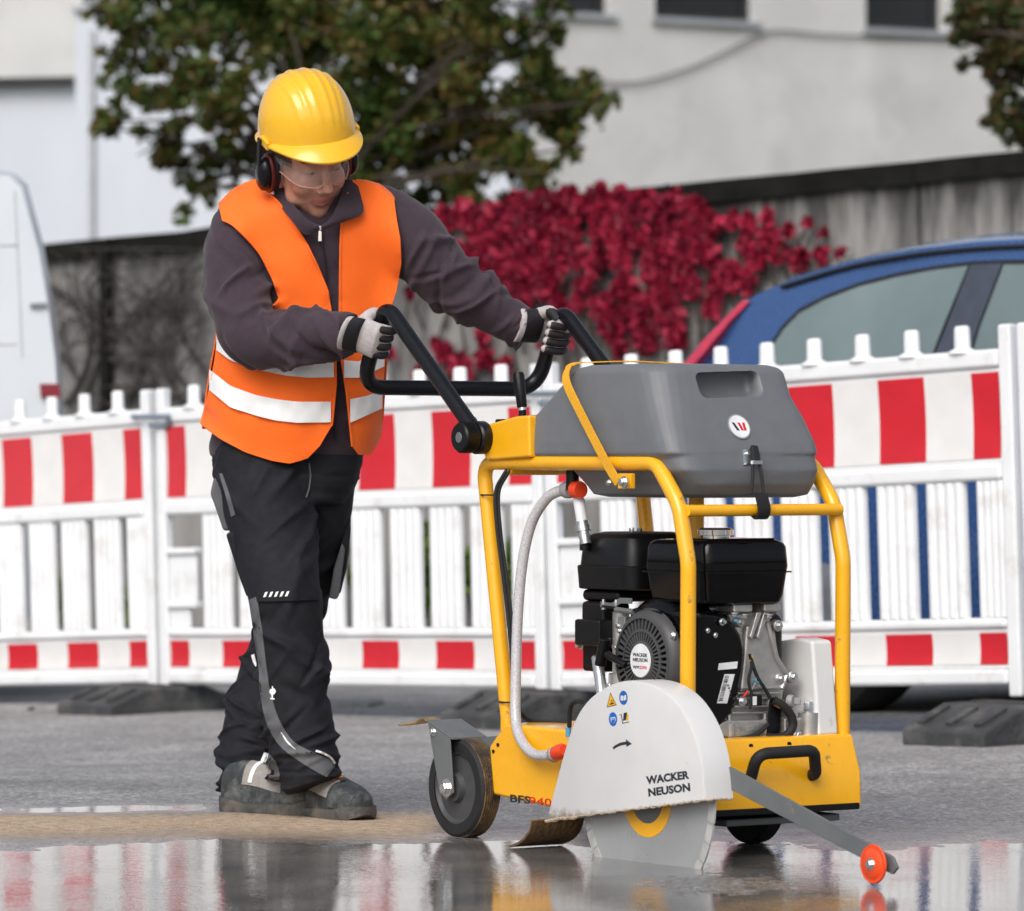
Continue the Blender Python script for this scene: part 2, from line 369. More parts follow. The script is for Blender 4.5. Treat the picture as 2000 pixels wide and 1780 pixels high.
# ---- retaining wall, parallel to the fence
WA, WB = PX(2000, 297, 20.0), PX(80, 478, 24.85)
wd = Vector((WA.x-WB.x, WA.y-WB.y, 0)); wl = wd.length; wd.normalize(); wn = Vector((-wd.y, wd.x, 0))
if wn.y < 0: wn = -wn
def wall_pt(s, z, d=0.):      # s metres from WB along the wall, d in front of it (towards the camera)
    return Vector((WB.x, WB.y, 0))+wd*s-wn*d+Vector((0, 0, z))
def wall_top(s): return WB.z+(WA.z-WB.z)*s/wl
rw = empty('retaining_wall', (WB.x, WB.y, 0)); tag(rw, 'long weathered concrete retaining wall with dark stained top edge', 'wall')
S0, S1 = -9., wl+7
off = rw.location
npan = 12
for i in range(npan):
    a = S0+(S1-S0)*i/npan+.008; b = S0+(S1-S0)*(i+1)/npan-.008
    pts = [wall_pt(a, -.8), wall_pt(b, -.8), wall_pt(b, wall_top(b)-.05), wall_pt(a, wall_top(a)-.05)]
    MB().slab(pts, wn*.3).build('panel', M_conc, rw, bevel=.008, off=off)
bk = MB(); bk.slab([wall_pt(S0, -.8, -.05), wall_pt(S1, -.8, -.05), wall_pt(S1, wall_top(S1)-.08, -.05), wall_pt(S0, wall_top(S0)-.08, -.05)], wn*.2); bk.build('core', M_joint, rw, off=off)
for i in range(npan):
    a = S0+(S1-S0)*i/npan; b = S0+(S1-S0)*(i+1)/npan-.006
    rings = []
    for k in range(9):
        s = a+(b-a)*k/8; t = wall_top(s); w = .012*fbm(s*4, 0, 1)
        rings.append([wall_pt(s, t-.10+w*2, .035), wall_pt(s, t+w, .03), wall_pt(s, t+w, -.33), wall_pt(s, t-.10, -.33)])
    MB().loft(rings).build('coping', M_cop, rw, off=off)
pipe_s = (GP(210, 1300).x-WB.x)*0
def wall_hit(px, py, d=0.):
    r = PX(px, py, 1.)-Vector((0, 0, CAMH)); o = Vector((0, 0, CAMH)); n = wn; p0 = wall_pt(0, 0, d); t = (p0-o).dot(n)/r.dot(n); return o+r*t
dp = MB(); p0 = wall_hit(207, 475, .05); dp.cyl((p0.x, p0.y, -.5), (p0.x, p0.y, wall_top(.8)-.02), .035, 10)
dpo = dp.build('downpipe', M_cop, None); tag(dpo, 'dark vertical drain pipe on the concrete wall at left', 'pipe')

# ---- terrain behind the wall (higher level the trees and building stand on)
tb = MB(); tb.slab([wall_pt(S0, 1.55, -.36), wall_pt(S1, 1.55, -.36), wall_pt(S1, 1.55, -50), wall_pt(S0-30, 1.55, -50)], (0, 0, -.2))
tag(tb.build('terrain', mat('upper_soil', (.09, .085, .06), .95, bump=.5, bscale=8)), 'raised ground behind the retaining wall', kind='structure')

# ---- white annex and grey office building behind the tree
M_sillrow = None
def facade_pt(px, py, A, d):  # intersect a pixel ray with the vertical plane through A along d
    n = Vector((-d.y, d.x, 0)); o = Vector((0, 0, CAMH)); r = PX(px, py, 1.)-o; t = (A-o).dot(n)/r.dot(n); return o+r*t
FA = PX(1140, 30, 45.0); FA.z = 0; fd = Vector((math.cos(R(28)), math.sin(R(28)), 0)); fnv = Vector((fd.y, -fd.x, 0))
ob = empty('office_building', (FA.x, FA.y, 1.4)); tag(ob, 'grey plastered office building with dark windows along the top', 'building'); oo = ob.location
def fq(px, py): return facade_pt(px, py, FA, fd)
wins = [(1040, 1192, -190, 18), (1279, 1474, -190, 30), (1691, 1845, -190, 52), (2050, 2230, -190, 68)]
# wall built round its openings
def fs(P): return (P-FA).dot(fd)
def fpt(s, z, d=0.): return FA+fd*s+fnv*d+Vector((0, 0, z))
ZS = fq(1140, 26).z; ZT = ZS+1.35
ws = [(fs(fq(a, 20)), fs(fq(b, 20))) for a, b, _, _ in wins]
def wslab(mb, s0, s1, z0, z1, d0=0., d1=-.35): mb.slab([fpt(s0, z0, d0), fpt(s1, z0, d0), fpt(s1, z1, d0), fpt(s0, z1, d0)], fnv*(d1-d0))
wm = MB(); wslab(wm, -9, 14, 1.2, ZS); wslab(wm, -9, 14, ZT, ZT+1.6)
edges = [-9]+[e for w in ws for e in w]+[14]
for i in range(0, len(edges), 2): wslab(wm, edges[i], edges[i+1], ZS, ZT)
wm.build('wall', M_plaster, ob, off=oo)
for s0, s1 in ws:
    w = MB(); t = .07
    for a, b, c, d in ((s0, s1, ZS, ZS+t), (s0, s1, ZT-t, ZT), (s0, s0+t, ZS+t, ZT-t), (s1-t, s1, ZS+t, ZT-t)): wslab(w, a, b, c, d, -.12, -.2)
    wo = w.build('window', M_frame, ob, off=oo)
    g = MB(); wslab(g, s0+t, s1-t, ZS+t, ZT-t, -.15, -.17); g.build('pane', M_glass, wo, off=oo)
    sl_ = MB(); wslab(sl_, s0-.05, s1+.05, ZS-.06, ZS-.004, .07, -.12); sl_.build('sill', M_sill, wo, off=oo)
bk2 = MB(); wslab(bk2, -9, 14, 1.2, ZT+1.6, -.5, -.7); bk2.build('interior_wall', M_joint, ob, off=oo)
cab = [fq(x, y)+fnv*.04 for x, y in ((1130, 140), (1170, 158), (1200, 163), (1260, 158), (1350, 130), (1420, 98), (1500, 62), (1600, 68), (1720, 72), (1860, 76), (2050, 82))]
cb = MB().tube(catmull(cab, 60), .014, 6).build('wall_cable', M_black); tag(cb, 'grey cable sagging across the plaster wall below the windows', 'cable')

AA = PX(147, 300, 36.0); AA.z = 0; ad_ = Vector((math.cos(R(-12)), math.sin(R(-12)), 0)); an = Vector((ad_.y, -ad_.x, 0))
an_b = empty('white_annex', (AA.x, AA.y, 1.4)); tag(an_b, 'bluish white rendered annex wall behind the left side of the tree', 'building')
def ap(px, py, d=0.): 
    P = facade_pt(px, py, AA, ad_); return P+an*d
def aslab(mb, x0, y0, x1, y1, d0, d1):
    P = [ap(x0, y1), ap(x1, y1), ap(x1, y0), ap(x0, y0)]
    P[0].z = P[1].z = (P[0].z+P[1].z)/2; P[2].z = P[3].z = (P[2].z+P[3].z)/2
    mb.slab([q+an*d0 for q in P], an*(d1-d0))
m_ = MB(); aslab(m_, 147, 14, 1010, 560, 0, -.5); m_.build('wall', M_render, an_b, off=an_b.location)
m_ = MB(); aslab(m_, 140, 4, 1020, 13, .06, -.5); m_.build('roof_edge', M_sill, an_b, off=an_b.location)
m_ = MB(); aslab(m_, -500, 165, 146, 560, -.25, -.6); m_.build('wall', M_render, an_b, off=an_b.location)
m_ = MB(); aslab(m_, -500, -300, 146, 152, -.2, -.6); m_.build('upper_wall', M_plaster, an_b, off=an_b.location)
m_ = MB(); aslab(m_, -500, 153, 150, 164, -.1, -.6); m_.build('ledge', M_joint, an_b, off=an_b.location)
m_ = MB(); aslab(m_, 176, 60, 186, 470, .05, .01); m_.build('pipe', M_sill, an_b, off=an_b.location)

# ---- trees: trunk, limbs, leaves spread through uneven clumps
def leaf_mesh(name, cents, n, size, seed, up=.5, flatn=None, droop=0.):
    rnd = random.Random(seed); vs = []; fs = []
    wsum = [c[3]**2*(c[4] if len(c) > 4 else 1) for c in cents]; tot = sum(wsum)
    for c, w in zip(cents, wsum):
        for _ in range(int(n*w/tot)):
            d = Vector((rnd.gauss(0, 1), rnd.gauss(0, 1), rnd.gauss(0, 1))).normalized()*(rnd.random()**.45)*c[3]
            if flatn is not None: d -= flatn*d.dot(flatn)*.88
            p = Vector(c[:3])+d
            a = Vector((rnd.gauss(0, 1), rnd.gauss(0, 1), rnd.gauss(0, .6)-droop)).normalized()
            nrm = (Vector((rnd.gauss(0, 1), rnd.gauss(0, 1), rnd.gauss(0, 1)+up))+(flatn*-1.3 if flatn is not None else Vector()))
            b = nrm.cross(a)
            if b.length < 1e-3: continue
            b.normalize(); nn = a.cross(b); s = size*rnd.uniform(.6, 1.3); o = len(vs)
            vs += [p-a*s*.5, p+b*s*.33-a*s*.05+nn*s*.07, p+a*s*.5, p-b*s*.33-a*s*.05+nn*s*.07]
            fs += [(o, o+1, o+2), (o, o+2, o+3)]
    m = MB(); m.v = [tuple(v) for v in vs]; m.f = fs
    me = bpy.data.meshes.new(name); me.from_pydata(m.v, [], m.f); return me
def leafmat(name, c0, c1, c2, rough=.55):
    m = bpy.data.materials.new(name); m.use_nodes = True; nt = m.node_tree; p = nt.nodes['Principled BSDF']; L = nt.links.new
    g = node(nt, 'ShaderNodeNewGeometry'); n = node(nt, 'ShaderNodeTexNoise', Scale=1.6, Detail=3.); L(g.outputs['Position'], n.inputs['Vector'])
    mixr = node(nt, 'ShaderNodeMath', operation='MULTIPLY_ADD'); L(g.outputs['Random Per Island'], mixr.inputs[0]); mixr.inputs[1].default_value = .55; L(n.outputs[0], mixr.inputs[2])
    cr = node(nt, 'ShaderNodeValToRGB'); e = cr.color_ramp.elements; e[0].position = .4; e[0].color = (*c0, 1); e[1].position = 1.; e[1].color = (*c2, 1)
    e2 = cr.color_ramp.elements.new(.72); e2.color = (*c1, 1); L(mixr.outputs[0], cr.inputs[0]); L(cr.outputs[0], p.inputs['Base Color'])
    p.inputs['Roughness'].default_value = rough; p.inputs['Specular IOR Level'].default_value = .35
    tr = node(nt, 'ShaderNodeBsdfTranslucent'); L(cr.outputs[0], tr.inputs[0]); mx = node(nt, 'ShaderNodeMixShader'); mx.inputs[0].default_value = .22
    L(p.outputs[0], mx.inputs[1]); L(tr.outputs[0], mx.inputs[2]); L(mx.outputs[0], nt.nodes['Material Output'].inputs[0]); return m
M_leaf = leafmat('autumn_green_leaf', (.03, .085, .016), (.075, .115, .02), (.15, .095, .026))
M_leaf2 = leafmat('dark_green_leaf', (.02, .04, .012), (.05, .075, .018), (.1, .055, .02))
M_red = leafmat('crimson_creeper_leaf', (.055, .002, .008), (.21, .007, .03), (.46, .02, .065))
def tree(label, base, trunk_px, blobs, n, size, m, seed, z0):
    t = empty('leafy_tree', base); tag(t, label, 'tree')
    b = MB(); B = Vector(base); rnd = random.Random(seed)
    fork = PX(*trunk_px, z0)
    b.tube(catmull([B-Vector((0, 0, .1)), B+Vector((.04, 0, .5)), fork], 12), [.14-.05*i/12 for i in range(13)], 10)
    cents = []
    for px, py, rp in blobs:
        z = z0+rnd.uniform(-.55, .55); c = PX(px, py, z); r = rp/FPX*z
        cents.append((c.x, c.y, c.z, r))
        mid = (fork+c)/2+Vector((rnd.uniform(-.2, .2), rnd.uniform(-.2, .2), rnd.uniform(.0, .2)))
        b.tube(catmull([fork-Vector((0, 0, .1)), mid, c], 8), [.02*(1-i/9)+.004 for i in range(9)], 6)
        for _ in range(4):
            d = c+Vector((rnd.uniform(-1, 1), rnd.uniform(-1, 1), rnd.uniform(-1, .8)))*r*.9
            b.tube([c, (c+d)/2+Vector((0, 0, .03)), d], [.012, .009, .004], 5)
    b.build('trunk', M_bark, t, off=base)
    sub = []
    for x, y, z, r in cents:
        sub.append((x, y, z, r*.5))
        for _ in range(13):
            d = Vector((rnd.gauss(0, 1), rnd.gauss(0, 1), rnd.gauss(0, 1))).normalized()*r*rnd.uniform(.45, 1.12); q = rnd.uniform(.16, .36)*r
            sub.append((x+d.x, y+d.y, z+d.z, q, 1.3))
            if rnd.random() < .25: sub.append((x+d.x*1.12, y+d.y*1.12, z+d.z*1.12-q*.9, q*.5, 1.2))
    cents = sub
    me = leaf_mesh('crown', cents, n, size, seed); me.transform(Matrix.Translation(-B)); tag(link('crown', me, m, t), kind='stuff')
    return t
zt = 27.
blobs = [(260, 60, 75), (225, 235, 48), (300, 190, 80), (250, 130, 60), (350, 80, 110), (330, 290, 70), (385, 370, 48), (360, 420, 28), (460, 60, 120), (440, 210, 110), (430, 320, 60), (560, 30, 130), (600, 150, 130), (560, 260, 100),
         (700, 60, 140), (720, 200, 140), (760, 330, 90), (680, 330, 70), (820, 40, 130), (850, 180, 140), (880, 290, 110), (900, 370, 60), (830, 390, 45), (950, 70, 130), (990, 210, 120), (1010, 310, 80), (1060, 340, 45), (1030, 80, 80), (1060, 160, 90), (1100, 230, 75),
         (1150, 190, 50), (1180, 200, 30), (1120, 290, 40), (500, -60, 150), (700, -80, 170), (900, -70, 150), (320, -50, 110), (1080, -10, 45), (195, 20, 30), (205, 250, 26)]
tree('large green and brown tree behind the worker in the helmet', (PX(600, 400, zt).x, zt, 1.5), (610, 380), blobs, 40000, .062, M_leaf, 3, zt)
zt2 = 25.
blobs2 = [(1960, 40, 90), (1900, 20, 60), (1980, 140, 75), (1930, 110, 55), (1960, 220, 50), (1990, 265, 35), (1880, 60, 35), (2080, 60, 130), (2080, 200, 110), (2000, -60, 120), (1975, 280, 14)]
tree('dark leafy tree cut off by the top right photo edge', (PX(2130, 300, zt2).x, zt2, 1.5), (2130, 250), blobs2, 7500, .06, M_leaf2, 9, zt2)

# ---- crimson creeper on the wall: stems and leaves
cv = empty('creeper_vine', wall_pt(4, 0, .1)); tag(cv, 'crimson virginia creeper covering the concrete wall behind the fence', 'vine')
rnd = random.Random(5); cb_ = []
vb = [(870, 430, 30), (910, 425, 36), (960, 440, 50), (1010, 410, 42), (1060, 410, 46), (1110, 405, 44), (1165, 395, 42), (1210, 395, 36), (1260, 410, 44), (1310, 405, 46), (1350, 420, 44), (1385, 440, 34), (940, 480, 46), (990, 490, 56), (1050, 480, 60), (1100, 460, 46), (1180, 450, 44), (1230, 455, 48), (1290, 460, 50), (1350, 470, 44), (1385, 500, 30), (1010, 550, 60), (1070, 540, 50), (1090, 600, 30), (1140, 560, 26), (1165, 510, 30), (1215, 500, 36), (1280, 520, 44), (1330, 540, 38), (1290, 580, 44), (1220, 560, 34), (1180, 600, 36), (1130, 590, 22), (1240, 610, 44), (1310, 620, 40), (1350, 560, 30), (1190, 640, 34), (1260, 660, 36), (1320, 660, 34), (1080, 520, 30), (1210, 680, 22), (1430, 430, 20), (1460, 440, 24), (1500, 460, 26), (1455, 480, 22), (1520, 490, 26), (1540, 450, 18), (1480, 510, 26), (1430, 540, 34), (1460, 550, 26), (1560, 505, 28), (1600, 500, 18), (1640, 495, 10), (1610, 455, 10), (1400, 560, 30), (1390, 600, 26), (870, 690, 26), (900, 720, 32), (945, 700, 26), (940, 660, 20), (980, 720, 26), (850, 670, 16), (1060, 660, 20), (1110, 665, 14), (760, 690, 14), (820, 730, 20), (1000, 650, 14), (800, 575, 14), (830, 560, 12), (840, 440, 18), (1580, 430, 12), (1500, 420, 14), (930, 540, 40), (960, 590, 34), (900, 500, 30), (1130, 500, 26), (1020, 600, 26)]
stem = MB()
for px, py, rp in vb:
    c = wall_hit(px, py, .07); r = .95*rp/FPX*c.y; cb_.append((c.x, c.y, c.z, r, 1.4))
    e = wall_hit(px+rnd.uniform(-40, 40), py+rnd.uniform(60, 160), .03); m = (c+e)/2+Vector((rnd.uniform(-.05, .05), 0, 0))
    stem.tube([e, m, c], [.008, .007, .004], 5)
for k in range(9):
    x = 880+k*75; pts = [wall_hit(x+rnd.uniform(-40, 40)+(j*18 if k > 4 else -j*8), 900-j*110, .03) for j in range(5)]
    stem.tube(catmull(pts, 16), [.014*(1-i/20) for i in range(17)], 5)
stem.build('stem', M_bark, cv, off=cv.location)
me = leaf_mesh('foliage', cb_, 7500, .068, 11, up=.3, flatn=wn, droop=.6); me.transform(Matrix.Translation(-cv.location)); tag(link('foliage', me, M_red, cv), kind='stuff')

# ---- leafless creeper on the wall at left
bv = empty('bare_vine', wall_pt(.3, 0, .1)); tag(bv, 'leafless brown vine branches spread over the wall left of the worker', 'vine')
b = MB(); rnd = random.Random(21)
def twig(px, py, ang, ln, r, dep):
    pts = [(px, py)]
    for k in range(5):
        ang += rnd.uniform(-.28, .28); px += math.cos(ang)*ln/5; py -= math.sin(ang)*ln/5; pts.append((px, py))
    P = [wall_hit(x, max(y, 486), .03+.02*dep) for x, y in pts]
    b.tube(catmull(P, 12), [r*(1-.5*i/12) for i in range(13)], 5)
    if dep < 3:
        for _ in range(3 if dep < 2 else 2):
            k = rnd.randint(1, 5); twig(*pts[k], ang+rnd.choice((-1, 1))*rnd.uniform(.4, 1.1), ln*.6, r*.6, dep+1)
for px, ang in ((355, 2.2), (420, 2.35), (430, 1.7), (250, 1.1), (320, 1.9), (160, 1.3), (390, 2.7), (130, .8), (210, 1.9)): twig(px, 790, ang, 240, .017, 0)
b.build('stem', mat('dry_vine', (.05, .045, .043), .9), bv, off=bv.location)

# ---- weeds at the wall foot seen through the slats
M_weed = leafmat('weed_leaf', (.05, .1, .015), (.1, .17, .02), (.16, .2, .04))
for i, (px, py, rp) in enumerate(((850, 1085, 60), (930, 1070, 50), (700, 1060, 40), (130, 1150, 36), (270, 1180, 30), (1010, 1100, 40))):
    c = wall_hit(px, py, .35); r = rp/FPX*c.y
    w = empty('weed_bush', (c.x, c.y, -.25)); tag(w, ['green weeds behind the barrier, just left of the yellow rear post', 'green weeds behind the barrier beside the yellow rear post', 'green weeds behind the barrier right of the worker trousers', 'green weeds behind the far left barrier panel', 'green weeds behind the barrier near the left joint', 'green weeds behind the barrier beside the clear hose'][i], 'plant', 'weeds behind the barrier')
    cl = [(c.x+random.uniform(-.3, .3)*r*2, c.y+random.uniform(-.1, .1), c.z+random.uniform(-1.6, .6)*r, r*.7) for _ in range(7)]
    me = leaf_mesh('foliage', cl, 420, .06, 40+i); me.transform(Matrix.Translation(-w.location)); tag(link('foliage', me, M_weed, w), kind='stuff')
    st = MB()
    for q in cl: st.tube([(c.x, c.y, -.27), ((c.x+q[0])/2+.02, c.y, (q[2]-.2)/2), q[:3]], [.008, .006, .003], 5)
    st.build('stem', M_bark, w, off=w.location)
# ================================================================== barrier fence
FP = [PX(316, 1335, 16.5), PX(1078, 1345, 14.93), PX(2008, 1338, 13.42)]     # foot of each joint, from the photograph
def panel_proto():
    t = empty('safety_barrier'); Lp = 2.0; ML = Lp/10
    for k, s in enumerate((0.0, Lp)):
        p = MB(); x0 = .0 if k == 0 else Lp-.048
        p.bx(x0, x0+.048, -.02, .02, -.035, 1.055); o = p.build('post', M_plast, t, bevel=.009, seg=3)
    for n, (z0, z1, d) in dict(bottom_rail=(0, .048, .024), lower_rail=(.166, .198, .022), middle_rail=(.60, .652, .024), top_rail=(.93, .985, .024)).items():
        m = MB(); m.bx(.0485, Lp-.0485, -d, d, z0, z1); m.build(n, M_plast, t, bevel=.014, seg=3)
    for nm, z0, z1 in (('upper_board', .6525, .9295), ('lower_board', .0485, .1655)):
        rows = []                                           # slightly dished board
        for j in range(9):
            z = z0+(z1-z0)*j/8; y = -.004+.006*(1-((j-4)/4)**2); rows.append([(x, y, z) for x in (.049, Lp-.049)])
        bo = MB().grid(rows).build(nm, M_plast, t, solid=.012)
        zz0, zz1 = z0+.012, z1-.012; e_ = .105; wi = (Lp-.11-2*e_)/9
        for i in range(11):
            a = .055 if i == 0 else .055+e_+wi*(i-1); c = .055+e_ if i == 0 else (Lp-.055 if i == 10 else .055+e_+wi*i)
            rows = []
            for j in range(9):
                z = zz0+(zz1-zz0)*j/8; tt = (z-z0)/(z1-z0)*8; y = -.004+.006*(1-((tt-4)/4)**2)-.0085; rows.append([(a, y, z), (c, y, z)])
            MB().grid(rows).build('red_stripe' if i % 2 == 0 else 'white_stripe', M_film_r if i % 2 == 0 else M_film_w, bo, solid=.002)
    for i in range(9):                                      # pegs on the top rail
        x = ML*(i+1); p = MB()
        p.lathe([(.05, 0), (.046, .008), (.028, .016), (.026, .075), (.021, .082)], (x, 0, .978), (0, 0, 1), 14); 
        p.v = [(q[0], q[1]*.72, q[2]) for q in p.v]; p.build('peg', M_plast, t, smooth=40)
    for i in range(1, 10):                                   # ribbed slats
        x0 = ML*i+ML*.13+.02; x1 = min(x0+ML*.74, Lp-.049); prof = []
        n = 4; w = (x1-x0)/n
        for k in range(n):
            a = x0+w*k; prof += [(a, -.004), (a+w*.16, -.015), (a+w*.5, -.019), (a+w*.84, -.015)]
        prof += [(x1, -.004), (x1, .008), (x0, .008)]
        m = MB().prism(prof, (0, 0, .1985), (1, 0, 0), (0, 1, 0), (0, 0, .401)); m.build('slat', M_plast, t, smooth=50)
    m = MB(); m.bx(.05, .2, -.006, .01, .292, .46); m.build('label_plate', M_plast, t, bevel=.004)
    for z in (.28, .472):
        m = MB(); m.bx(.05, .21, -.022, .02, z-.012, z+.012); m.build('ledge', M_plast, t, bevel=.007)
    m = MB(); m.bx(.05, .16, -.006, .01, .1985, .2678); m.build('label_plate', M_plast, t, bevel=.004)
    # connecting hook on the joint
    return t
ROLL = [R(3.4), R(2.2), R(2.2)]
def panel_matrix(A, B, lean):
    ex = (B-A).normalized(); n = Vector((ex.y, -ex.x, 0)).normalized()      # towards the camera
    if n.y > 0: n = -n
    ey = -n; ez = ex.cross(ey).normalized()
    if ez.z < 0: ez = -ez
    return basis(A, ex, ey, ez)
proto = panel_proto()
dirL = (FP[1]-FP[0]).normalized()
d01 = (FP[1]-FP[0]); d12 = (FP[2]-FP[1])
ext = FP[0]-(Vector((.66, -.72, .045)).normalized())*2.0
spec = [(ext, FP[0], 'red and white striped barrier panel cut off by the left photo edge'),
        (FP[0], FP[1], 'middle red and white striped barrier panel behind the worker'),
        (FP[1], FP[2], 'right red and white striped barrier panel in front of the blue car')]
panels = []
for i, (A, B, lab) in enumerate(spec):
    o = proto if i == 0 else copy_tree(proto)
    u = (B-A); L0 = u.length; M = panel_matrix(A+u.normalized()*.012, B, 0)
    M = M @ Matrix.Diagonal(((L0-.024)/2.0, 1, 1, 1)); o.matrix_basis = M
    tag(o, lab, 'barrier', 'striped barrier panels in a row'); panels.append((A, B))
A = FP[2]; B = A+(FP[2]-FP[1]).normalized()*2.0
o = copy_tree(proto); o.matrix_basis = panel_matrix(A+(B-A).normalized()*.012, B, 0)
tag(o, 'barrier post at the right photo edge, start of the next panel', 'barrier', 'striped barrier panels in a row')
# rubber feet under the joints
fdir = (FP[2]-FP[0]); fdir.z = 0; fdir.normalize(); fn = Vector((fdir.y, -fdir.x, 0))
if fn.y > 0: fn = -fn
prof = [(-.29, .0), (-.29, .055), (-.12, .125), (.12, .125), (.29, .055), (.29, .0)]
def foot(P, label, zg, h=None):
    c = Vector((P.x, P.y, zg)); t = empty('ballast_block', c); h = (P.z-.005-zg) if h is None else h
    k = h/.125; sl = fdir*.32; b = MB()
    pr = [(x, z*k) for x, z in prof]
    b.prism(pr, -sl/2, fn, (0, 0, 1), sl); b.build('base', M_rubber, t, bevel=.012, seg=2)
    for x in (-.205, .205):                                   # raised ribs and lifting grip on the ramps
        for q in (-.11, 0, .11):
            r = MB(); zz = k*(.055+(.29-abs(x))*.41); a = math.atan2(.07*k, .17)*(1 if x < 0 else -1)
            M = Matrix(((fn.x, fdir.x, 0), (fn.y, fdir.y, 0), (0, 0, 1))) @ Matrix.Rotation(-a, 3, 'Y')
            r.box(fn*x+fdir*q+Vector((0, 0, zz+.004)), (.12, .03, .016), M); r.build('rib', M_rubber, t, bevel=.004)
    s = MB(); s.box(Vector((0, 0, h+.002)), (.24, .07, .006), Matrix(((fdir.x, -fn.x, 0), (fdir.y, -fn.y, 0), (0, 0, 1)))); s.build('socket_plate', M_joint, t)
    tag(t, label, 'barrier foot', 'rubber barrier feet'); return t
def gz_at(P): return groundz(P.x, P.y)
foot(FP[0]+fdir*.0+fn*.06, 'black rubber barrier foot left of the worker legs', gz_at(FP[0])-.01)
foot(FP[1]+fdir*.0+fn*.06, 'black rubber barrier foot behind the machine rear wheel', gz_at(FP[1])-.01)
foot(FP[2]+fdir*.02+fn*.1, 'black rubber barrier foot at the right photo edge', gz_at(FP[2])-.01, .12)
foot(ext+fn*.02, 'black rubber barrier foot at the far left photo edge', gz_at(ext)-.01)
# wire clamps joining neighbouring panels
M_clamp = mat('blue_grey_clamp', (.22, .27, .33), .5, metal=.3)
for P, lab in ((FP[0], 'blue grey wire clamp joining the left and middle barrier panels'), (FP[1], 'blue grey wire clamp joining the middle and right barrier panels')):
    c = P+Vector((0, 0, .955))+fn*.035; pts = [c-fdir*.11+fn*.0, c-fdir*.10+fn*.012, c+fdir*.06+fn*.012, c+fdir*.085+fn*.0, c+fdir*.06-fn*.012+Vector((0, 0, -.03)), c-fdir*.02+fn*.004+Vector((0, 0, -.03))]
    o = MB().tube(catmull(pts, 24), .009, 8).build('fence_clamp', M_clamp); tag(o, lab, 'clamp', 'fence clamps')

# ---- kerb line and pavement strip at left, behind the fence
kd = fdir
M_kerb = mat('granite_kerb', (.25, .25, .25), .85, var=.2, scale=30, bump=.4, bscale=90)
k0 = GP(-260, 1362, -.05)
for i in range(7):
    ks = MB(); a = k0+kd*(i*.62) if False else k0+Vector((.62*i, -.12*i, 0)); b_ = a+Vector((.6, -.116, 0)); w = Vector((.05, .28, 0))
    za, zb = gz_at(a), gz_at(b_)
    if a.x > -.9: break
    ks.slab([(a.x, a.y, za-.1), (b_.x, b_.y, zb-.1), (b_.x+w.x, b_.y+w.y, gz_at(b_+w)-.1), (a.x+w.x, a.y+w.y, gz_at(a+w)-.1)], (0, 0, .118))
    o = ks.build('kerb_stone', M_kerb, None, bevel=.012)
    tag(o, ['granite kerb stone set in the ground, leftmost of the row', 'granite kerb stone second from the left photo edge', 'granite kerb stone third from the left photo edge', 'granite kerb stone nearest the left barrier foot', 'granite kerb stone behind the left barrier foot', 'granite kerb stone', 'granite kerb stone'][i], 'kerb', 'kerb stones', 'structure')

# ================================================================== blue car behind the right panel
M_blue = mat('metallic_blue_paint', (.045, .12, .33), .27, metal=.45, var=.05, scale=30, coat=.8)
M_cglass = mat('tinted_car_glass', (.15, .20, .205), .08, var=.25, scale=1.5, spec=.7, coat=.4)
M_trim = mat('black_car_trim', (.012, .012, .014), .5)
M_tail = mat('red_tail_lamp', (.5, .03, .07), .2, coat=.6)
M_tyre = mat('car_tyre', (.02, .02, .02), .8)
M_alu = mat('wheel_alloy', (.5, .5, .52), .35, metal=.8)
# near-side plane of the car: parallel to the fence, about a metre behind it
cdir = Vector((FP[2].x-FP[1].x, FP[2].y-FP[1].y, 0)).normalized(); cn = Vector((-cdir.y, cdir.x, 0))
if cn.y < 0: cn = -cn
cA = Vector((FP[1].x, FP[1].y, 0))+cn*.95
def cs(px, py, d=0.):
    n = cn; o = Vector((0, 0, CAMH)); r = PX(px, py, 1.)-o; t = (cA+cn*d-o).dot(n)/r.dot(n); P = o+r*t; return ((P-cA).dot(cdir), P.z)
car = empty('blue_car', cA+Vector((0, 0, groundz(cA.x, cA.y)))); tag(car, 'blue hatchback car passing behind the right barrier panel', 'car')
CZ = car.location.z
car.matrix_basis = basis(car.location, cdir, cn, (0, 0, 1))
def cc(px, py): s, z = cs(px, py); return (s, z-CZ)
roof = [cc(*p) for p in ((1338, 705), (1360, 668), (1400, 615), (1450, 575), (1520, 540), (1620, 508), (1740, 484), (1860, 470), (1990, 463))]
rear_x = roof[0][0]
# full side outline: hatch, roof, windscreen, bonnet, nose, sill
x9 = roof[-1][0]; topz = roof[-1][1]
belt = cc(1480, 712)[1]
out = [(rear_x-.12, .35), (rear_x-.16, .62), (rear_x-.1, belt-.05)]+roof+[(x9+.6, topz+.005), (x9+1.1, topz-.06), (x9+1.7, belt+.12), (x9+2.35, belt-.02), (x9+2.75, .62), (x9+2.8, .3), (x9+2.6, .2), (rear_x+.1, .2)]
W_ = 1.68
def tumble(z): return .16*max(0, (z-belt))/(.55)     # cabin leans inwards above the belt line
bm_ = MB()
ring_n = [(x, tumble(z), z) for x, z in out]; ring_f = [(x, W_-tumble(z), z) for x, z in out]
ring_n2 = [(x*.985+.02, tumble(z)+.12, z+(.03 if z > belt else 0)) for x, z in out]; ring_f2 = [(x*.985+.02, W_-tumble(z)-.12, z+(.03 if z > belt else 0)) for x, z in out]
bm_.loft([ring_n, ring_n2, ring_f2, ring_f]); bm_.build('body', M_blue, car, smooth=50)
def side_panel(name, pxs, m, d, th=.004, parent=None):
    pts = []
    for p in pxs:
        s, z = cc(*p); pts.append((s, tumble(z)-d, z))
    return MB().slab(pts, (0, th, 0)).build(name, m, parent or car, smooth=30)
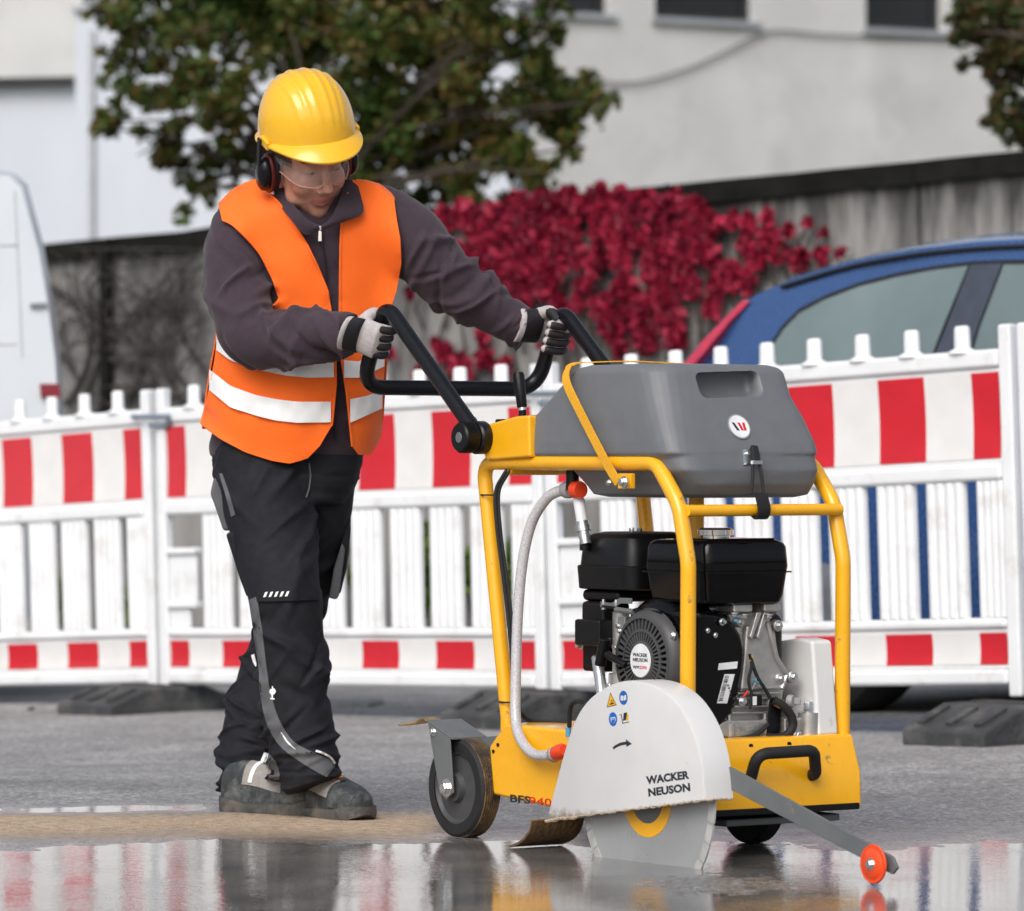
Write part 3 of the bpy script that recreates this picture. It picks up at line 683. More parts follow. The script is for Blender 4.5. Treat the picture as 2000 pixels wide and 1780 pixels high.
arc = [(1488, 730), (1500, 690), (1520, 645), (1545, 612), (1590, 585), (1650, 560), (1720, 541), (1790, 527), (1858, 518)]
side_panel('window_trim', [(1478, 735), (1492, 685), (1512, 638), (1540, 602), (1588, 575), (1650, 550), (1720, 531), (1790, 518), (1860, 509), (1930, 506), (2040, 505), (2040, 735)], M_trim, .004)
g1 = side_panel('rear_window', arc+[(1832, 640), (1812, 725)], M_cglass, .010)
g2 = side_panel('front_window', [(1928, 516), (2030, 514), (2030, 725), (1893, 725), (1905, 640)], M_cglass, .010)
side_panel('pillar', [(1862, 516), (1924, 513), (1900, 640), (1888, 725), (1816, 725), (1838, 640)], mat('pillar_trim', (.05, .06, .085), .5), .0095)
side_panel('tail_lamp', [(1430, 585), (1398, 625), (1366, 668), (1332, 722), (1352, 722), (1385, 672), (1412, 628), (1442, 590)], M_tail, .012, .05)
rg = MB(); rg.tube(catmull([(cc(x, y)[0], tumble(cc(x, y)[1])-.012, cc(x, y)[1]) for x, y in ((1500, 560), (1620, 522), (1740, 498), (1860, 485), (1990, 478), (2100, 474))], 30), .008, 6); rg.build('roof_strip', M_trim, car)
for x in (rear_x+.62, rear_x+3.1):
    w = MB(); w.lathe([(.2, -.02), (.31, -.02), (.325, .02), (.325, .16), (.31, .2), (.2, .2)], (x, .03, .31), (0, 1, 0), 32); wo = w.build('wheel', M_tyre, car)
    h = MB(); h.lathe([(.02, 0), (.06, -.01), (.2, .0), (.21, .02)], (x, .0, .31), (0, 1, 0), 24); h.build('rim', M_alu, wo)
MB().bx(rear_x+.1, rear_x+3.6, .1, W_-.1, .14, .24).build('underbody', M_trim, car)
MB().bx(x9+.02, x9+.12, -.02, 0, belt-.18, belt-.15).build('door_handle', M_blue, car, bevel=.008)

# ================================================================== white van at the left edge
M_van = mat('white_van_paint', (.62, .66, .70), .35, var=.04, scale=3, coat=.5)
VA = Vector((FP[0].x, FP[0].y, 0))+cn*2.4
vdir = Vector((math.cos(R(9)), math.sin(R(9)), 0)); vnn = Vector((-vdir.y, vdir.x, 0))
def vs_(px, py): 
    o = Vector((0, 0, CAMH)); r = PX(px, py, 1.)-o; t = (VA-o).dot(vnn)/r.dot(vnn); P = o+r*t; return ((P-VA).dot(vdir), P.z)
van = empty('white_van'); VZ = groundz(VA.x-1, VA.y+1); van.matrix_basis = basis((VA.x, VA.y, VZ), vdir, vnn, (0, 0, 1)); tag(van, 'white delivery van cut off by the left photo edge', 'van')
def vc(px, py): s, z = vs_(px, py); return (s, z-VZ)
o_ = [vc(*p) for p in ((20, 342), (45, 365), (62, 430), (78, 490), (96, 600), (108, 700), (114, 790), (116, 900), (114, 1010), (108, 1060))]
x0 = o_[0][0]; zt_ = o_[0][1]
o_ += [(o_[-1][0]-.1, .3), (x0-4.2, .3), (x0-4.3, .9), (x0-3.5, 1.15), (x0-2.9, zt_-.1), (x0-2.5, zt_+.03), (x0-.3, zt_+.02)]
vt = lambda z: .10*max(0, z-1.0)
vb_ = MB(); vb_.loft([[(x, vt(z), z) for x, z in o_], [(x*.99, vt(z)+.06, z+.02) for x, z in o_], [(x*.99, 1.8-vt(z), z+.02) for x, z in o_], [(x, 1.86-vt(z), z) for x, z in o_]]); vb_.build('body', M_van, van, smooth=40)
def vp(name, pxs, m, d=.006, th=.006):
    pts = []
    for p in pxs: s, z = vc(*p); pts.append((s, vt(z)-d, z))
    return MB().slab(pts, (0, th, 0)).build(name, m, van)
vp('tail_lamp', [(78, 750), (116, 750), (119, 776), (80, 776)], mat('dark_red_lamp', (.2, .01, .02), .3), .02, .03)
vp('bumper', [(-300, 1005), (24, 1008), (30, 1045), (-300, 1045)], M_trim, .02, .03)
vp('hinge', [(60, 592), (92, 590), (92, 598), (60, 600)], mat('van_hinge', (.2, .22, .24), .5), .02, .03)
vp('side_groove', [(-300, 478), (38, 476), (38, 480), (-300, 482)], M_sill, .002, .004)
vp('side_groove', [(-300, 672), (34, 671), (34, 675), (-300, 676)], M_sill, .002, .004)
vp('side_groove', [(30, 372), (33, 372), (46, 700), (43, 700)], M_sill, .002, .004)
vp('side_moulding', [(-300, 860), (100, 862), (101, 885), (-300, 884)], M_trim, .012, .02)
for x in (x0-.9, x0-3.4):
    w = MB(); w.lathe([(.2, -.02), (.31, -.02), (.325, .02), (.325, .18), (.2, .2)], (x, .03, .32), (0, 1, 0), 28); w.build('wheel', M_tyre, van)
# ================================================================== floor saw
SA = R(55)
SF = Vector((math.cos(SA), -math.sin(SA), 0)); SLf = Vector((math.sin(SA), math.cos(SA), 0)); SO = GP(925, 1640)
CAMP = Vector((0, 0, CAMH))
def sloc(P): q = P-SO; return Vector((q.dot(SF), q.dot(SLf), q.z))
def V(px, py, v):                      # pixel -> saw coordinates on a plane v = const (side)
    d = PX(px, py, 1.)-CAMP; return sloc(CAMP+d*((v-(CAMP-SO).dot(SLf))/d.dot(SLf)))
def U(px, py, u):                      # the same on a plane u = const (front)
    d = PX(px, py, 1.)-CAMP; return sloc(CAMP+d*((u-(CAMP-SO).dot(SF))/d.dot(SF)))
saw = empty('floor_saw'); saw.matrix_basis = basis(SO, SF, SLf, (0, 0, 1))
tag(saw, 'yellow walk-behind floor saw with grey water tank and black engine', 'floor saw')
M_yel = mat('yellow_powder_coat', (.90, .44, .009), .3, var=.03, scale=30, coat=.5, bump=.015, bscale=400, dirt=(.32, .2, .07), dscale=26, dlo=.65, dhi=.72)
M_tank = mat('grey_rotomoulded_plastic', (.145, .152, .165), .45, var=.05, scale=25, bump=.06, bscale=420, dirt=(.16, .165, .175), dscale=30, dlo=.6, dhi=.8)
M_blk = mat('black_plastic', (.006, .006, .007), .38, spec=.3, var=.2, scale=40, bump=.05, bscale=300)
M_gloss = mat('black_gloss_enamel', (.0025, .0025, .003), .08, var=.2, scale=20, coat=.0, rvar=.03, spec=.3)
M_tubeb = mat('black_powder_coat', (.005, .0055, .008), .3, spec=.35, var=.1, scale=50, bump=.02, bscale=500)
M_wht = mat('white_powder_coat', (.70, .70, .70), .38, var=.03, scale=12, coat=.25, bump=.02, bscale=200, dirt=(.50, .44, .36), dscale=20, dlo=.63, dhi=.74)
M_zinc = mat('zinc_plated_steel', (.62, .64, .66), .28, metal=.9, var=.12, scale=60)
M_steel = mat('grey_painted_steel', (.13, .14, .145), .4, var=.08, scale=20, bump=.02, bscale=200, dirt=(.22, .2, .18), dscale=30, dlo=.64, dhi=.75)
M_castal = mat('cast_aluminium', (.50, .49, .47), .42, metal=.75, var=.12, scale=40, bump=.12, bscale=260)
M_chrome = mat('chrome', (.8, .8, .8), .08, metal=1., var=.02)
M_rub = mat('black_rubber', (.014, .014, .015), .7, var=.2, scale=40, bump=.1, bscale=200)
M_tread = mat('muddy_tread', (.045, .035, .025), .35, var=.3, scale=60, bump=.4, bscale=160, dirt=(.16, .10, .045), dscale=14, dlo=.42, dhi=.55)
M_whl = mat('grey_nylon_wheel', (.06, .062, .066), .5, var=.1, scale=30, bump=.05, bscale=200, dirt=(.13, .115, .095), dscale=40, dlo=.64, dhi=.74)
M_mud = mat('wet_brown_mud', (.14, .085, .04), .3, var=.3, scale=40, bump=.6, bscale=80)
M_mudp = mat('pale_dried_slurry', (.42, .33, .23), .7, var=.25, scale=60, bump=.5, bscale=120)
M_blade = mat('wet_steel_blade', (.44, .45, .46), .3, metal=.35, var=.12, scale=7, bump=.03, bscale=90)
M_hose = mat('braided_hose', (.50, .49, .51), .3, var=.35, scale=420, coat=.5)
M_redp = mat('red_plastic', (.75, .06, .015), .35, coat=.2)
M_lgrey = mat('light_grey_plastic', (.3, .3, .3), .5)
M_webs = mat('yellow_webbing', (.85, .42, .02), .75, var=.1, scale=300, bump=.4, bscale=700)
M_ink = mat('dark_blue_grey_print', (.018, .024, .032), .5)
M_inkr = mat('red_print', (.6, .015, .02), .5)
M_stick = mat('pale_blue_sticker', (.50, .54, .56), .35, coat=.2)
M_sblue = mat('blue_sign_print', (.01, .12, .45), .4)
M_syel = mat('yellow_sign_print', (.8, .42, .01), .4)
M_swht = mat('white_sign_print', (.75, .76, .78), .4)
M_brass = mat('brass_plated', (.55, .38, .16), .4, metal=.7, var=.25, scale=40, dirt=(.3, .2, .1), dscale=30, dlo=.5, dhi=.7)
M_cyan = mat('light_blue_plastic', (.08, .32, .5), .4)
M_orange = mat('orange_wheel_plastic', (.85, .075, .012), .35, coat=.3, var=.05)
M_grd = mat('white_guard_coat', (.62, .62, .62), .38, var=.03, scale=12, coat=.25, bump=.02, bscale=200, dirt=(.50, .44, .36), dscale=34, dlo=.66, dhi=.74)
def slurry(m):                                     # grey-brown slurry dried on along the guard's lower edge
    nt = m.node_tree; p = nt.nodes['Principled BSDF']; L = nt.links.new; src = p.inputs['Base Color'].links[0].from_socket
    tc = node(nt, 'ShaderNodeTexCoord'); sx = node(nt, 'ShaderNodeSeparateXYZ'); L(tc.outputs['Object'], sx.inputs[0])
    e = node(nt, 'ShaderNodeMath', operation='MULTIPLY_ADD'); L(sx.outputs[0], e.inputs[0]); e.inputs[1].default_value = -.1405; L(sx.outputs[2], e.inputs[2])
    a = node(nt, 'ShaderNodeMapRange'); a.inputs['From Min'].default_value = .014; a.inputs['From Max'].default_value = .055; a.inputs['To Min'].default_value = .62; a.inputs['To Max'].default_value = 0; L(e.outputs[0], a.inputs[0])
    b = node(nt, 'ShaderNodeMapRange'); b.inputs['From Min'].default_value = .36; b.inputs['From Max'].default_value = .62; b.inputs['To Min'].default_value = .22; b.inputs['To Max'].default_value = -.12; L(sx.outputs[0], b.inputs[0])
    n = node(nt, 'ShaderNodeTexNoise', Scale=46., Detail=9., Roughness=.75); L(tc.outputs['Object'], n.inputs['Vector'])
    s1 = node(nt, 'ShaderNodeMath', operation='ADD'); L(a.outputs[0], s1.inputs[0]); L(n.outputs[0], s1.inputs[1])
    s2 = node(nt, 'ShaderNodeMath', operation='ADD'); L(s1.outputs[0], s2.inputs[0]); L(b.outputs[0], s2.inputs[1])
    r = node(nt, 'ShaderNodeMapRange'); r.inputs['From Min'].default_value = .92; r.inputs['From Max'].default_value = 1.15; r.inputs['To Max'].default_value = .85; L(s2.outputs[0], r.inputs[0])
    mx = node(nt, 'ShaderNodeMix', data_type='RGBA'); L(r.outputs[0], mx.inputs[0]); L(src, mx.inputs[6]); mx.inputs[7].default_value = (.25, .19, .13, 1); L(mx.outputs[2], p.inputs['Base Color'])
slurry(M_grd)
EU, EV, EW = Vector((1, 0, 0)), Vector((0, 1, 0)), Vector((0, 0, 1))
def fit_text(name, s, w, h, M, m, parent, off=0.):
    me = textmesh(s, .1, off); me.materials.clear()
    n = len(me.vertices); co = np.empty(n*3); me.vertices.foreach_get('co', co); co = co.reshape(-1, 3)
    lo, hi = co.min(0), co.max(0); S = Matrix.Diagonal((w/(hi[0]-lo[0]), h/(hi[1]-lo[1]), 1, 1)) @ Matrix.Translation((-(lo[0]+hi[0])/2, -(lo[1]+hi[1])/2, 0))
    me.transform(M @ S); return link(name, me, m, parent)
def bolt(c, ax, r, h, parent, name='bolt', washer=1.5):
    m = MB(); ax = V3(ax).normalized(); c = V3(c)
    if washer: m.lathe([(r*washer, -.0005), (r*washer, .0018)], c, ax, 20)
    m.hexb(c+ax*.0012, ax, r, h); return m.build(name, M_zinc, parent, smooth=25)

# ---- base box
bt, bb = .247, .094
side = [V(986, 1409, .02), V(954, 1457, .02), V(962, 1568, .02), V(1067, 1588, .02)]
poly = [(side[0].x, bt+.008), (side[1].x, side[1].z), (side[2].x, .098), (side[3].x, .085), (.5, bb-.012), (.73, bb), (.728, bb+.075), (.70, bt)]
b = MB()
near = [(u, .02, w) for u, w in poly]; far = [(u, .485, w) for u, w in poly]
b.slab(near, (0, .465, 0)); base = b.build('base_box', M_yel, saw, bevel=.008, seg=3)
lip = MB(); lip.slab([(.60, .03, bb-.016), (.735, .03, bb-.003), (.735, .475, bb-.003), (.60, .475, bb-.016)], (0, 0, .014)); lip.build('rubber_lip', M_blk, base, bevel=.003)
up_ = MB(); up_.bx(.45, .70, .15, .45, .066, .081); up_.build('skid_plate', M_steel, base, bevel=.004)
for px, py in ((1466, 1458), (1541, 1454)):
    q = U(px, py, .7045); h = MB(); h.lathe([(.0055, 0), (.0055, .003)], (.7015+.004*(bt-q.z)/.01*.3, q.y, q.z), (1, 0, 0), 14); h.build('drain_hole', M_blk, base)
for px, py in ((973, 1455), (964, 1468)):
    q = V(px, py, .0195); h = MB(); h.lathe([(.004, 0), (.004, .002)], q, (0, -1, 0), 12); h.build('drain_hole', M_blk, base)
# front carrying handle
hp = [U(1457, 1524, .728), U(1462, 1498, .76), U(1478, 1473, .775), U(1590, 1466, .775), U(1596, 1490, .76), U(1582, 1514, .722)]
hpth = fillet([hp[0]-EU*.02, hp[0]+EU*.015]+hp[2:4]+[hp[5]+EU*.02, hp[5]-EU*.02], [.03, .028, .028, .03], 7)
MB().tube(hpth, .0125, 14).build('carry_handle', M_rub, saw)
# lettering on the side of the base
q = V(1014, 1561, .0192); fit_text('lettering', 'BFS', .074, .0165, basis(q+EU*.004, EU, EW, -EV), M_ink, base, off=.002)
q = V(1055, 1573, .0192); fit_text('lettering', '940', .082, .0165, basis((q.x, q.y, V(1014, 1561, .0192).z-.0005), EU, EW, -EV), M_inkr, base, off=.0)

# ---- tube frame
def frame_side(v, name):
    near_ = v < .2
    if near_:
        pts = [V(992, 1402, v), V(952, 985, v), V(944, 903, v), V(1283, 905, v), V(1326, 985, v), V(1345, 1100, v)]
        pts = [(pts[0].x, v, bt-.01)]+pts[:5]+[Vector((.695, v, pts[5].z)), Vector((.692, v, bt-.01))]
    else:
        P = frame_side.near; pts = [Vector((p[0]-.02*(p[0] > .5), v, p[2])) for p in P]
    frame_side.near = pts if near_ else frame_side.near
    path = fillet(pts, [0, .15, .05, .05, .1, .12], 7)
    return MB().tube(path, .0165, 16).build(name, M_yel, saw)
frame_side(.055, 'side_frame'); frame_side(.478, 'side_frame')
c0, c1 = U(1336, 998, .682), U(1614, 993, .668)
MB().tube([(c0.x, .06, c0.z), (c1.x, .475, c0.z)], .0125, 14).build('crossbar', M_yel, saw)
MB().tube([(.06, .05, .80), (.06, .48, .80)], .0125, 12).build('crossbar', M_yel, saw)
MB().tube([(.40, .30, bt-.01), (.40, .30, .80)], .017, 12).build('centre_post', M_yel, saw)
# gusset that carries the handle joint
for v0, v1 in ((.028, .052), (.478, .502)):
    g = [V(955, 828, .03), V(1008, 813, .03), V(1034, 811, .03), V(1036, 893, .03), V(950, 900, .03), V(942, 880, .03)]
    MB().slab([(p.x, v0, p.z) for p in g], (0, v1-v0, 0)).build('gusset', M_yel, saw, bevel=.006, seg=3)
# ---- handlebar: one bent black tube, two arms and a cross bar
v0, v1 = .016, .497
kn = V(927, 842, v0); ta = V(752, 592, v0); lo = V(703, 757, v0)
ha = [(kn.x, v0, kn.z), (ta.x, v0, ta.z), (lo.x+.008, v0, lo.z), (lo.x+.008, v1, lo.z), (ta.x, v1, ta.z), (kn.x, v1, kn.z)]
HB = fillet(ha, [.042, .062, .062, .042], 9)
MB().tube(HB, .0175, 18).build('handlebar', M_tubeb, saw)
GRIP_N = ((ta.x, v0, ta.z), (lo.x+.008, v0, lo.z)); GRIP_F = ((ta.x, v1, ta.z), (lo.x+.008, v1, lo.z))
for v, sg in ((.022, -1), (.492, 1)):
    c = V(945, 855, .028); c = Vector((c.x, v, c.z)); k = MB()
    ax = Vector((0, sg, 0)); 
    j = MB().lathe([(.034, -.012), (.036, -.008), (.036, .012), (.032, .016)], c+ax*.004, ax, 40).build('handle_joint', M_tubeb, saw)
    k.lathe([(.031, .0), (.0325, .004), (.0325, .034), (.029, .038), (.011, .038), (.009, .034)], c+ax*.022, ax, 48)
    ko = k.build('clamp_knob', M_blk, saw, smooth=30)
    r = MB()
    for q in range(36):
        a = 2*PI*q/36; r.box(c+ax*.041+Vector((math.cos(a), 0, math.sin(a)))*.0327, (.0022, .026, .0022), Matrix.Rotation(-a, 3, 'Y'))
    tag(r.build('knurling', M_blk, ko), kind='stuff')
    r = MB().lathe([(.0105, .035), (.0125, .0372), (.0105, .0392)], c+ax*.022, ax, 28); r.build('knob_ring', M_steel, ko)
    sl = MB().cyl((kn.x-.01, v, kn.z-.01), (kn.x-.035, v, kn.z+.018), .021, 18); sl.build('sleeve', M_blk, j)
# ---- rocker switch and depth crank on the rear plate
pl = MB(); pl.slab([V(960, 830, .06), V(1036, 811, .06), V(1036, 842, .06), V(966, 850, .06)], (0, .40, 0)); rp = pl.build('rear_plate', M_yel, saw, bevel=.004)
g0, g1, g2 = V(1013, 738, .27), V(1020, 797, .27), V(1022, 812, .27)
MB().lathe([(.0095, 0), (.0115, .004), (.0135, .075), (.0115, .08)], g1, g0-g1, 20).build('crank_grip', M_blk, saw)
cs_ = MB(); cs_.cyl(g1-(g0-g1).normalized()*.006, g1+(g0-g1).normalized()*.002, .009, 16); cs_.build('crank_collar', M_zinc, saw)
cr_ = MB(); cr_.cyl(g2-EW*.05, g1-(g0-g1).normalized()*.004, .009, 14); cr_.box(g2+Vector((.03, 0, -.004)), (.07, .02, .01)); cr_.build('crank_arm', M_tubeb, saw)
sw = V(988, 818, .15); MB().box(sw-EW*.008, (.03, .04, .014)).build('switch', M_blk, saw, bevel=.004)

# ---- water tank
ptf = U(1534, 716, .56); pff = U(1602, 895, .64)
def tring(w, u0, u1n, u1f, vn, vf, rr, ins=0.):
    P = [Vector((u0+ins, vn+ins, w)), Vector((u1n-ins, vn+ins, w)), Vector((u1f-ins, vf-ins, w)), Vector((u0+ins, vf-ins, w))]; out = []
    for i in range(4):
        a, b_, c = P[i-1], P[i], P[(i+1) % 4]; d1 = (a-b_).normalized(); d2 = (c-b_).normalized(); r_ = rr[i]
        for k in range(7):
            t_ = k/6; out.append((b_+d1*r_)*(1-t_)**2+b_*2*t_*(1-t_)+(b_+d2*r_)*t_*t_)
    return out
ur = V(1034, 885, .04).x; ut = V(1116, 714, .06).x
lev = [(.822, ur+.004, .640, .628, .050, .462, (.01, .05, .04, .02), .010), (.826, ur, .652, .640, .044, pff.y, (.012, .055, .04, .02), .003), (.834, ur, .660, .648, .040, pff.y+.004, (.012, .06, .04, .02), 0), (.86, ur, .648, .640, .041, pff.y+.002, (.012, .06, .04, .02), 0),
       (.912, ur+.002, .622, .618, .046, pff.y-.010, (.014, .07, .045, .03), 0), (.955, ur+.058, .601, .598, .052, pff.y-.024, (.02, .075, .05, .03), 0), (1.005, ut-.012, .576, .574, .059, ptf.y+.006, (.03, .08, .05, .03), 0), (1.015, ut+.002, .571, .569, .061, ptf.y+.003, (.03, .08, .05, .03), .004), (1.021, ut+.012, .566, .564, .066, ptf.y-.002, (.03, .08, .05, .03), .014), (1.0225, ut+.03, .55, .55, .09, ptf.y-.03, (.03, .07, .05, .03), .03)]
tm = MB().loft([tring(*l) for l in lev])
low = [(.742, .30, .640, .62, .115, .43, (.02, .05, .04, .02), .012), (.748, .285, .655, .632, .10, .44, (.02, .06, .04, .02), .003), (.77, .28, .668, .642, .088, pff.y-.002, (.02, .06, .04, .02), 0), (.81, .275, .672, .650, .05, pff.y+.003, (.02, .06, .04, .02), 0), (.845, .27, .66, .645, .045, pff.y, (.02, .06, .04, .02), .004)]
low[3] = (.80, .275, .672, .650, .058, pff.y+.003, (.02, .06, .04, .02), 0)
tm.loft([tring(*l) for l in low])
tme_ = fuse(tm, .0034, 2, .5); tt = link('water_tank', tme_, M_tank, saw)
cut = MB(); fc = [U(1357, 728, .58), U(1484, 724, .58), U(1488, 774, .59), U(1364, 779, .59)]
cut.slab([p+EU*.06 for p in fc], (-.105, 0, 0)); cu = cut.build('cut', None, None, bevel=.016, seg=4); cu.parent = saw
bo = tt.modifiers.new('handle', 'BOOLEAN'); bo.object = cu; bo.operation = 'DIFFERENCE'; bo.solver = 'EXACT'
bpy.context.view_layer.update()
nm = evalmesh(tt); tt.modifiers.clear(); old = tt.data; tt.data = nm; bpy.data.objects.remove(cu)
nm.polygons.foreach_set('use_smooth', [True]*len(nm.polygons)); nm.set_sharp_from_angle(angle=R(40))
# the front plane of the tank, for things fixed to it
bpy.context.view_layer.update()
tb_ = BVHTree.FromPolygons([v.co.copy() for v in nm.vertices], [tuple(p.vertices) for p in nm.polygons])
SOr = sloc(CAMP)
def on_tank(px, py, d=0.):
    di = (sloc(PX(px, py, 1.))-SOr).normalized(); h, nn, i, t = tb_.ray_cast(SOr, di)
    if h is None: return U(px, py, .66), EU
    return h+nn*d, nn
lc, ln_ = on_tank(1443, 834, .0005); ln_ = ln_.normalized(); lx = Vector((-ln_.y, ln_.x, 0)).normalized(); ly = ln_.cross(lx)
em = MB().lathe([(.0285, 0), (.0285, .0012)], lc, ln_, 40).build('emblem', M_lgrey, tt)
MB().lathe([(.0255, .0012), (.0255, .0018)], lc, ln_, 40).build('emblem_face', M_swht, em)
def plate(polys, o, ex, ey, ez, th, name, m, parent):
    b = MB()
    for p in polys: b.prism(p, o, ex, ey, V3(ez)*th)
    return b.build(name, m, parent, smooth=None)
wg = [[(-.0175, .0085), (-.0115, .0085), (-.003, -.0095), (-.0095, -.0095)], [(-.0105, .0085), (-.0065, .0085), (-.001, -.003), (-.0035, -.008)]]
wr = [[(-.003, .0085), (.003, .0085), (.0085, -.0095), (.0025, -.0095)], [(.0095, .0085), (.0155, .0085), (.0155, -.0095), (.0095, -.0095)], [(-.003, .0085), (-.003, -.004), (.001, -.0095), (.004, -.0095), (.0015, .004)]]
plate([wg[0]], lc+ln_*.0018, lx, ly, ln_, .0008, 'emblem_mark', M_ink, em); plate([wr[0], wr[1]], lc+ln_*.0018, lx, ly, ln_, .0008, 'emblem_mark', M_inkr, em)
# rubber latch
la, _ = on_tank(1460, 884, .002); lb, _ = on_tank(1472, 905, .006); lcx = c0.z
MB().slab([on_tank(1449, 879, .001)[0], on_tank(1465, 876, .001)[0], on_tank(1466, 905, .001)[0], on_tank(1451, 908, .001)[0]], EU*.003).build('latch_bracket', M_zinc, saw)
bolt(on_tank(1456, 887, .004)[0], EU, .004, .004, saw, washer=1.2)
lt = MB(); top_, _ = on_tank(1468, 874, .008); mid_, _ = on_tank(1469, 908, .012); lt.ribbon([top_, (top_+mid_)/2+EU*.003, mid_], [.016, .017, .02], .008, EV); lo_ = lt.build('latch', M_rub, saw, bevel=.002)
bar_c = U(1484, 997, .685)
for dy in (-.009, .010):
    s0 = mid_+EV*dy*.9; s1 = U(1470+(1 if dy > 0 else 0)*24-3, 965, .69); MB().tube(catmull([s0, (s0+s1)/2+EU*.002, s1], 8), .0035, 8).build('latch_loop', M_rub, lo_)
bw = U(1484, 975, .69); hk = MB(); hk.ribbon(catmull([bw+EW*.012+EU*.004, bw+EU*.008, bar_c+EU*.015, bar_c+EU*.004-EW*.016, bar_c-EU*.012-EW*.008], 14), .03, .006, EV); hk.build('latch_hook', M_rub, lo_)
bk_ = MB(); bk_.box(mid_+EW*.002+EU*.003, (.008, .026, .008)); bk_.build('latch_buckle', M_zinc, lo_, bevel=.001)
# yellow strap with its bolt
sp = [V(1207, 942, .03), V(1190, 915, .028), V(1160, 858, .024), V(1128, 795, .02), V(1108, 752, .022), V(1106, 728, .035), V(1120, 711, .06), V(1160, 700, .10), V(1220, 697, .18), V(1290, 700, .28), V(1330, 706, .36)]
sp = [Vector(p) for p in sp]
for i, hz in ((7, 1.028), (8, 1.030), (9, 1.027), (10, 1.022)): sp[i] = Vector((sp[6].x+(i-6)*.018, [.10, .18, .28, .38][i-7], hz))
sp_ = catmull(sp, 60); sd = [EU*.9+EW*.4 if i < 30 else EU for i in range(61)]
so = MB().ribbon(sp_, .023, .0025, [Vector((1, 0, .35)) if i < 34 else Vector((1, 0, 0)) for i in range(61)]).build('strap', M_webs, saw)
stt = MB()
for i in range(1, 60):
    for e in (-.008,): pass
bolt(V(1219, 942, .018), -EV, .0085, .01, saw, 'strap_bolt'); bolt(V(1190, 943, .02), -EV, .0045, .006, saw, 'strap_bolt')
MB().slab([V(1206, 925, .032), V(1232, 925, .032), V(1232, 955, .032), V(1206, 955, .032)], (0, .012, 0)).build('strap_tab', M_yel, saw, bevel=.002)

# ---- valve, measuring tube and clear hose
vc0 = V(1118, 957, .09); vx = Vector((-1, -.25, .1)).normalized()
MB().cyl(vc0+EW*.045, vc0+EW*.0, .014, 16).build('outlet', M_blk, saw)
MB().lathe([(.017, -.02), (.019, -.014), (.019, .002), (.017, .004)], vc0+EU*.012, -EU, 20).build('valve', M_redp, saw)
MB().lathe([(.016, 0), (.0185, .004), (.0185, .016), (.014, .028)], vc0-EU*.006, -EU, 20).build('hose_coupling', M_lgrey, saw)
wp0, wp1 = V(1130, 975, .10), V(1142, 1048, .10)
MB().cyl(wp0, wp0+(wp1-wp0)*.62, .0125, 16).build('measuring_tube', M_swht, saw)
MB().lathe([(.0135, 0), (.0135, .008), (.016, .009), (.016, .022), (.0135, .023), (.012, .05)], wp0+(wp1-wp0)*.6, wp1-wp0, 20).build('hose_clamp', M_zinc, saw)
MB().cyl(wp1, wp1-EW*.03, .011, 12).build('fuel_line', M_blk, saw)
hpts = [V(1100, 957, .085), V(1070, 972, .075), V(1040, 1018, .065), V(1022, 1090, .055), V(1012, 1190, .045), V(1008, 1300, .035), V(1007, 1400, .02), V(1018, 1445, .005), V(1045, 1474, -.005), V(1086, 1474, -.012)]
MB().tube(catmull(hpts, 90), .0115, 14).build('clear_hose', M_hose, saw)
e0 = V(1078, 1476, -.012); ed = (V(1110, 1462, -.02)-e0).normalized()
MB().lathe([(.013, 0), (.0165, .006), (.0165, .016), (.014, .018)], e0, ed, 20).build('hose_coupling', M_lgrey, saw)
MB().lathe([(.015, 0), (.0165, .004), (.0165, .03), (.012, .04)], e0+ed*.017, ed, 20).build('hose_connector', M_redp, saw)
cpts = [V(1000, 905, .06), V(983, 930, .045), V(968, 965, .036), V(972, 1040, .036), V(985, 1140, .036), V(996, 1240, .036), V(1003, 1330, .036), V(1010, 1378, .05), V(1030, 1405, .08), V(1075, 1410, .12), V(1110, 1413, .14)]
MB().tube(catmull(cpts, 60), .0045, 8).build('cable', M_rub, saw)
cp2 = [Vector(p)+Vector((.013, 0, 0)) for p in cpts[:7]]; MB().tube(catmull(cp2, 40), .003, 8).build('cable', M_rub, saw)
for py, px in ((967, 952), (1371, 988)):
    c = V(px+2, py, .055); ti = MB(); ti.tube([c+Vector((math.cos(a)*.021+.006, math.sin(a)*.019, 0)) for a in [2*PI*k/20 for k in range(20)]], .002, 6, loop=True); ti.build('cable_tie', M_rub, saw)
gc = [V(1112, 1420, -.01), V(1113, 1390, -.015), V(1118, 1375, -.02), V(1128, 1370, -.03), V(1138, 1372, -.04)]
MB().tube(catmull(gc, 24), .005, 8).build('water_line', M_rub, saw)
MB().lathe([(.006, 0), (.006, .02)], V(1110, 1440, -.01), EW, 10).build('line_fitting', M_cyan, saw)

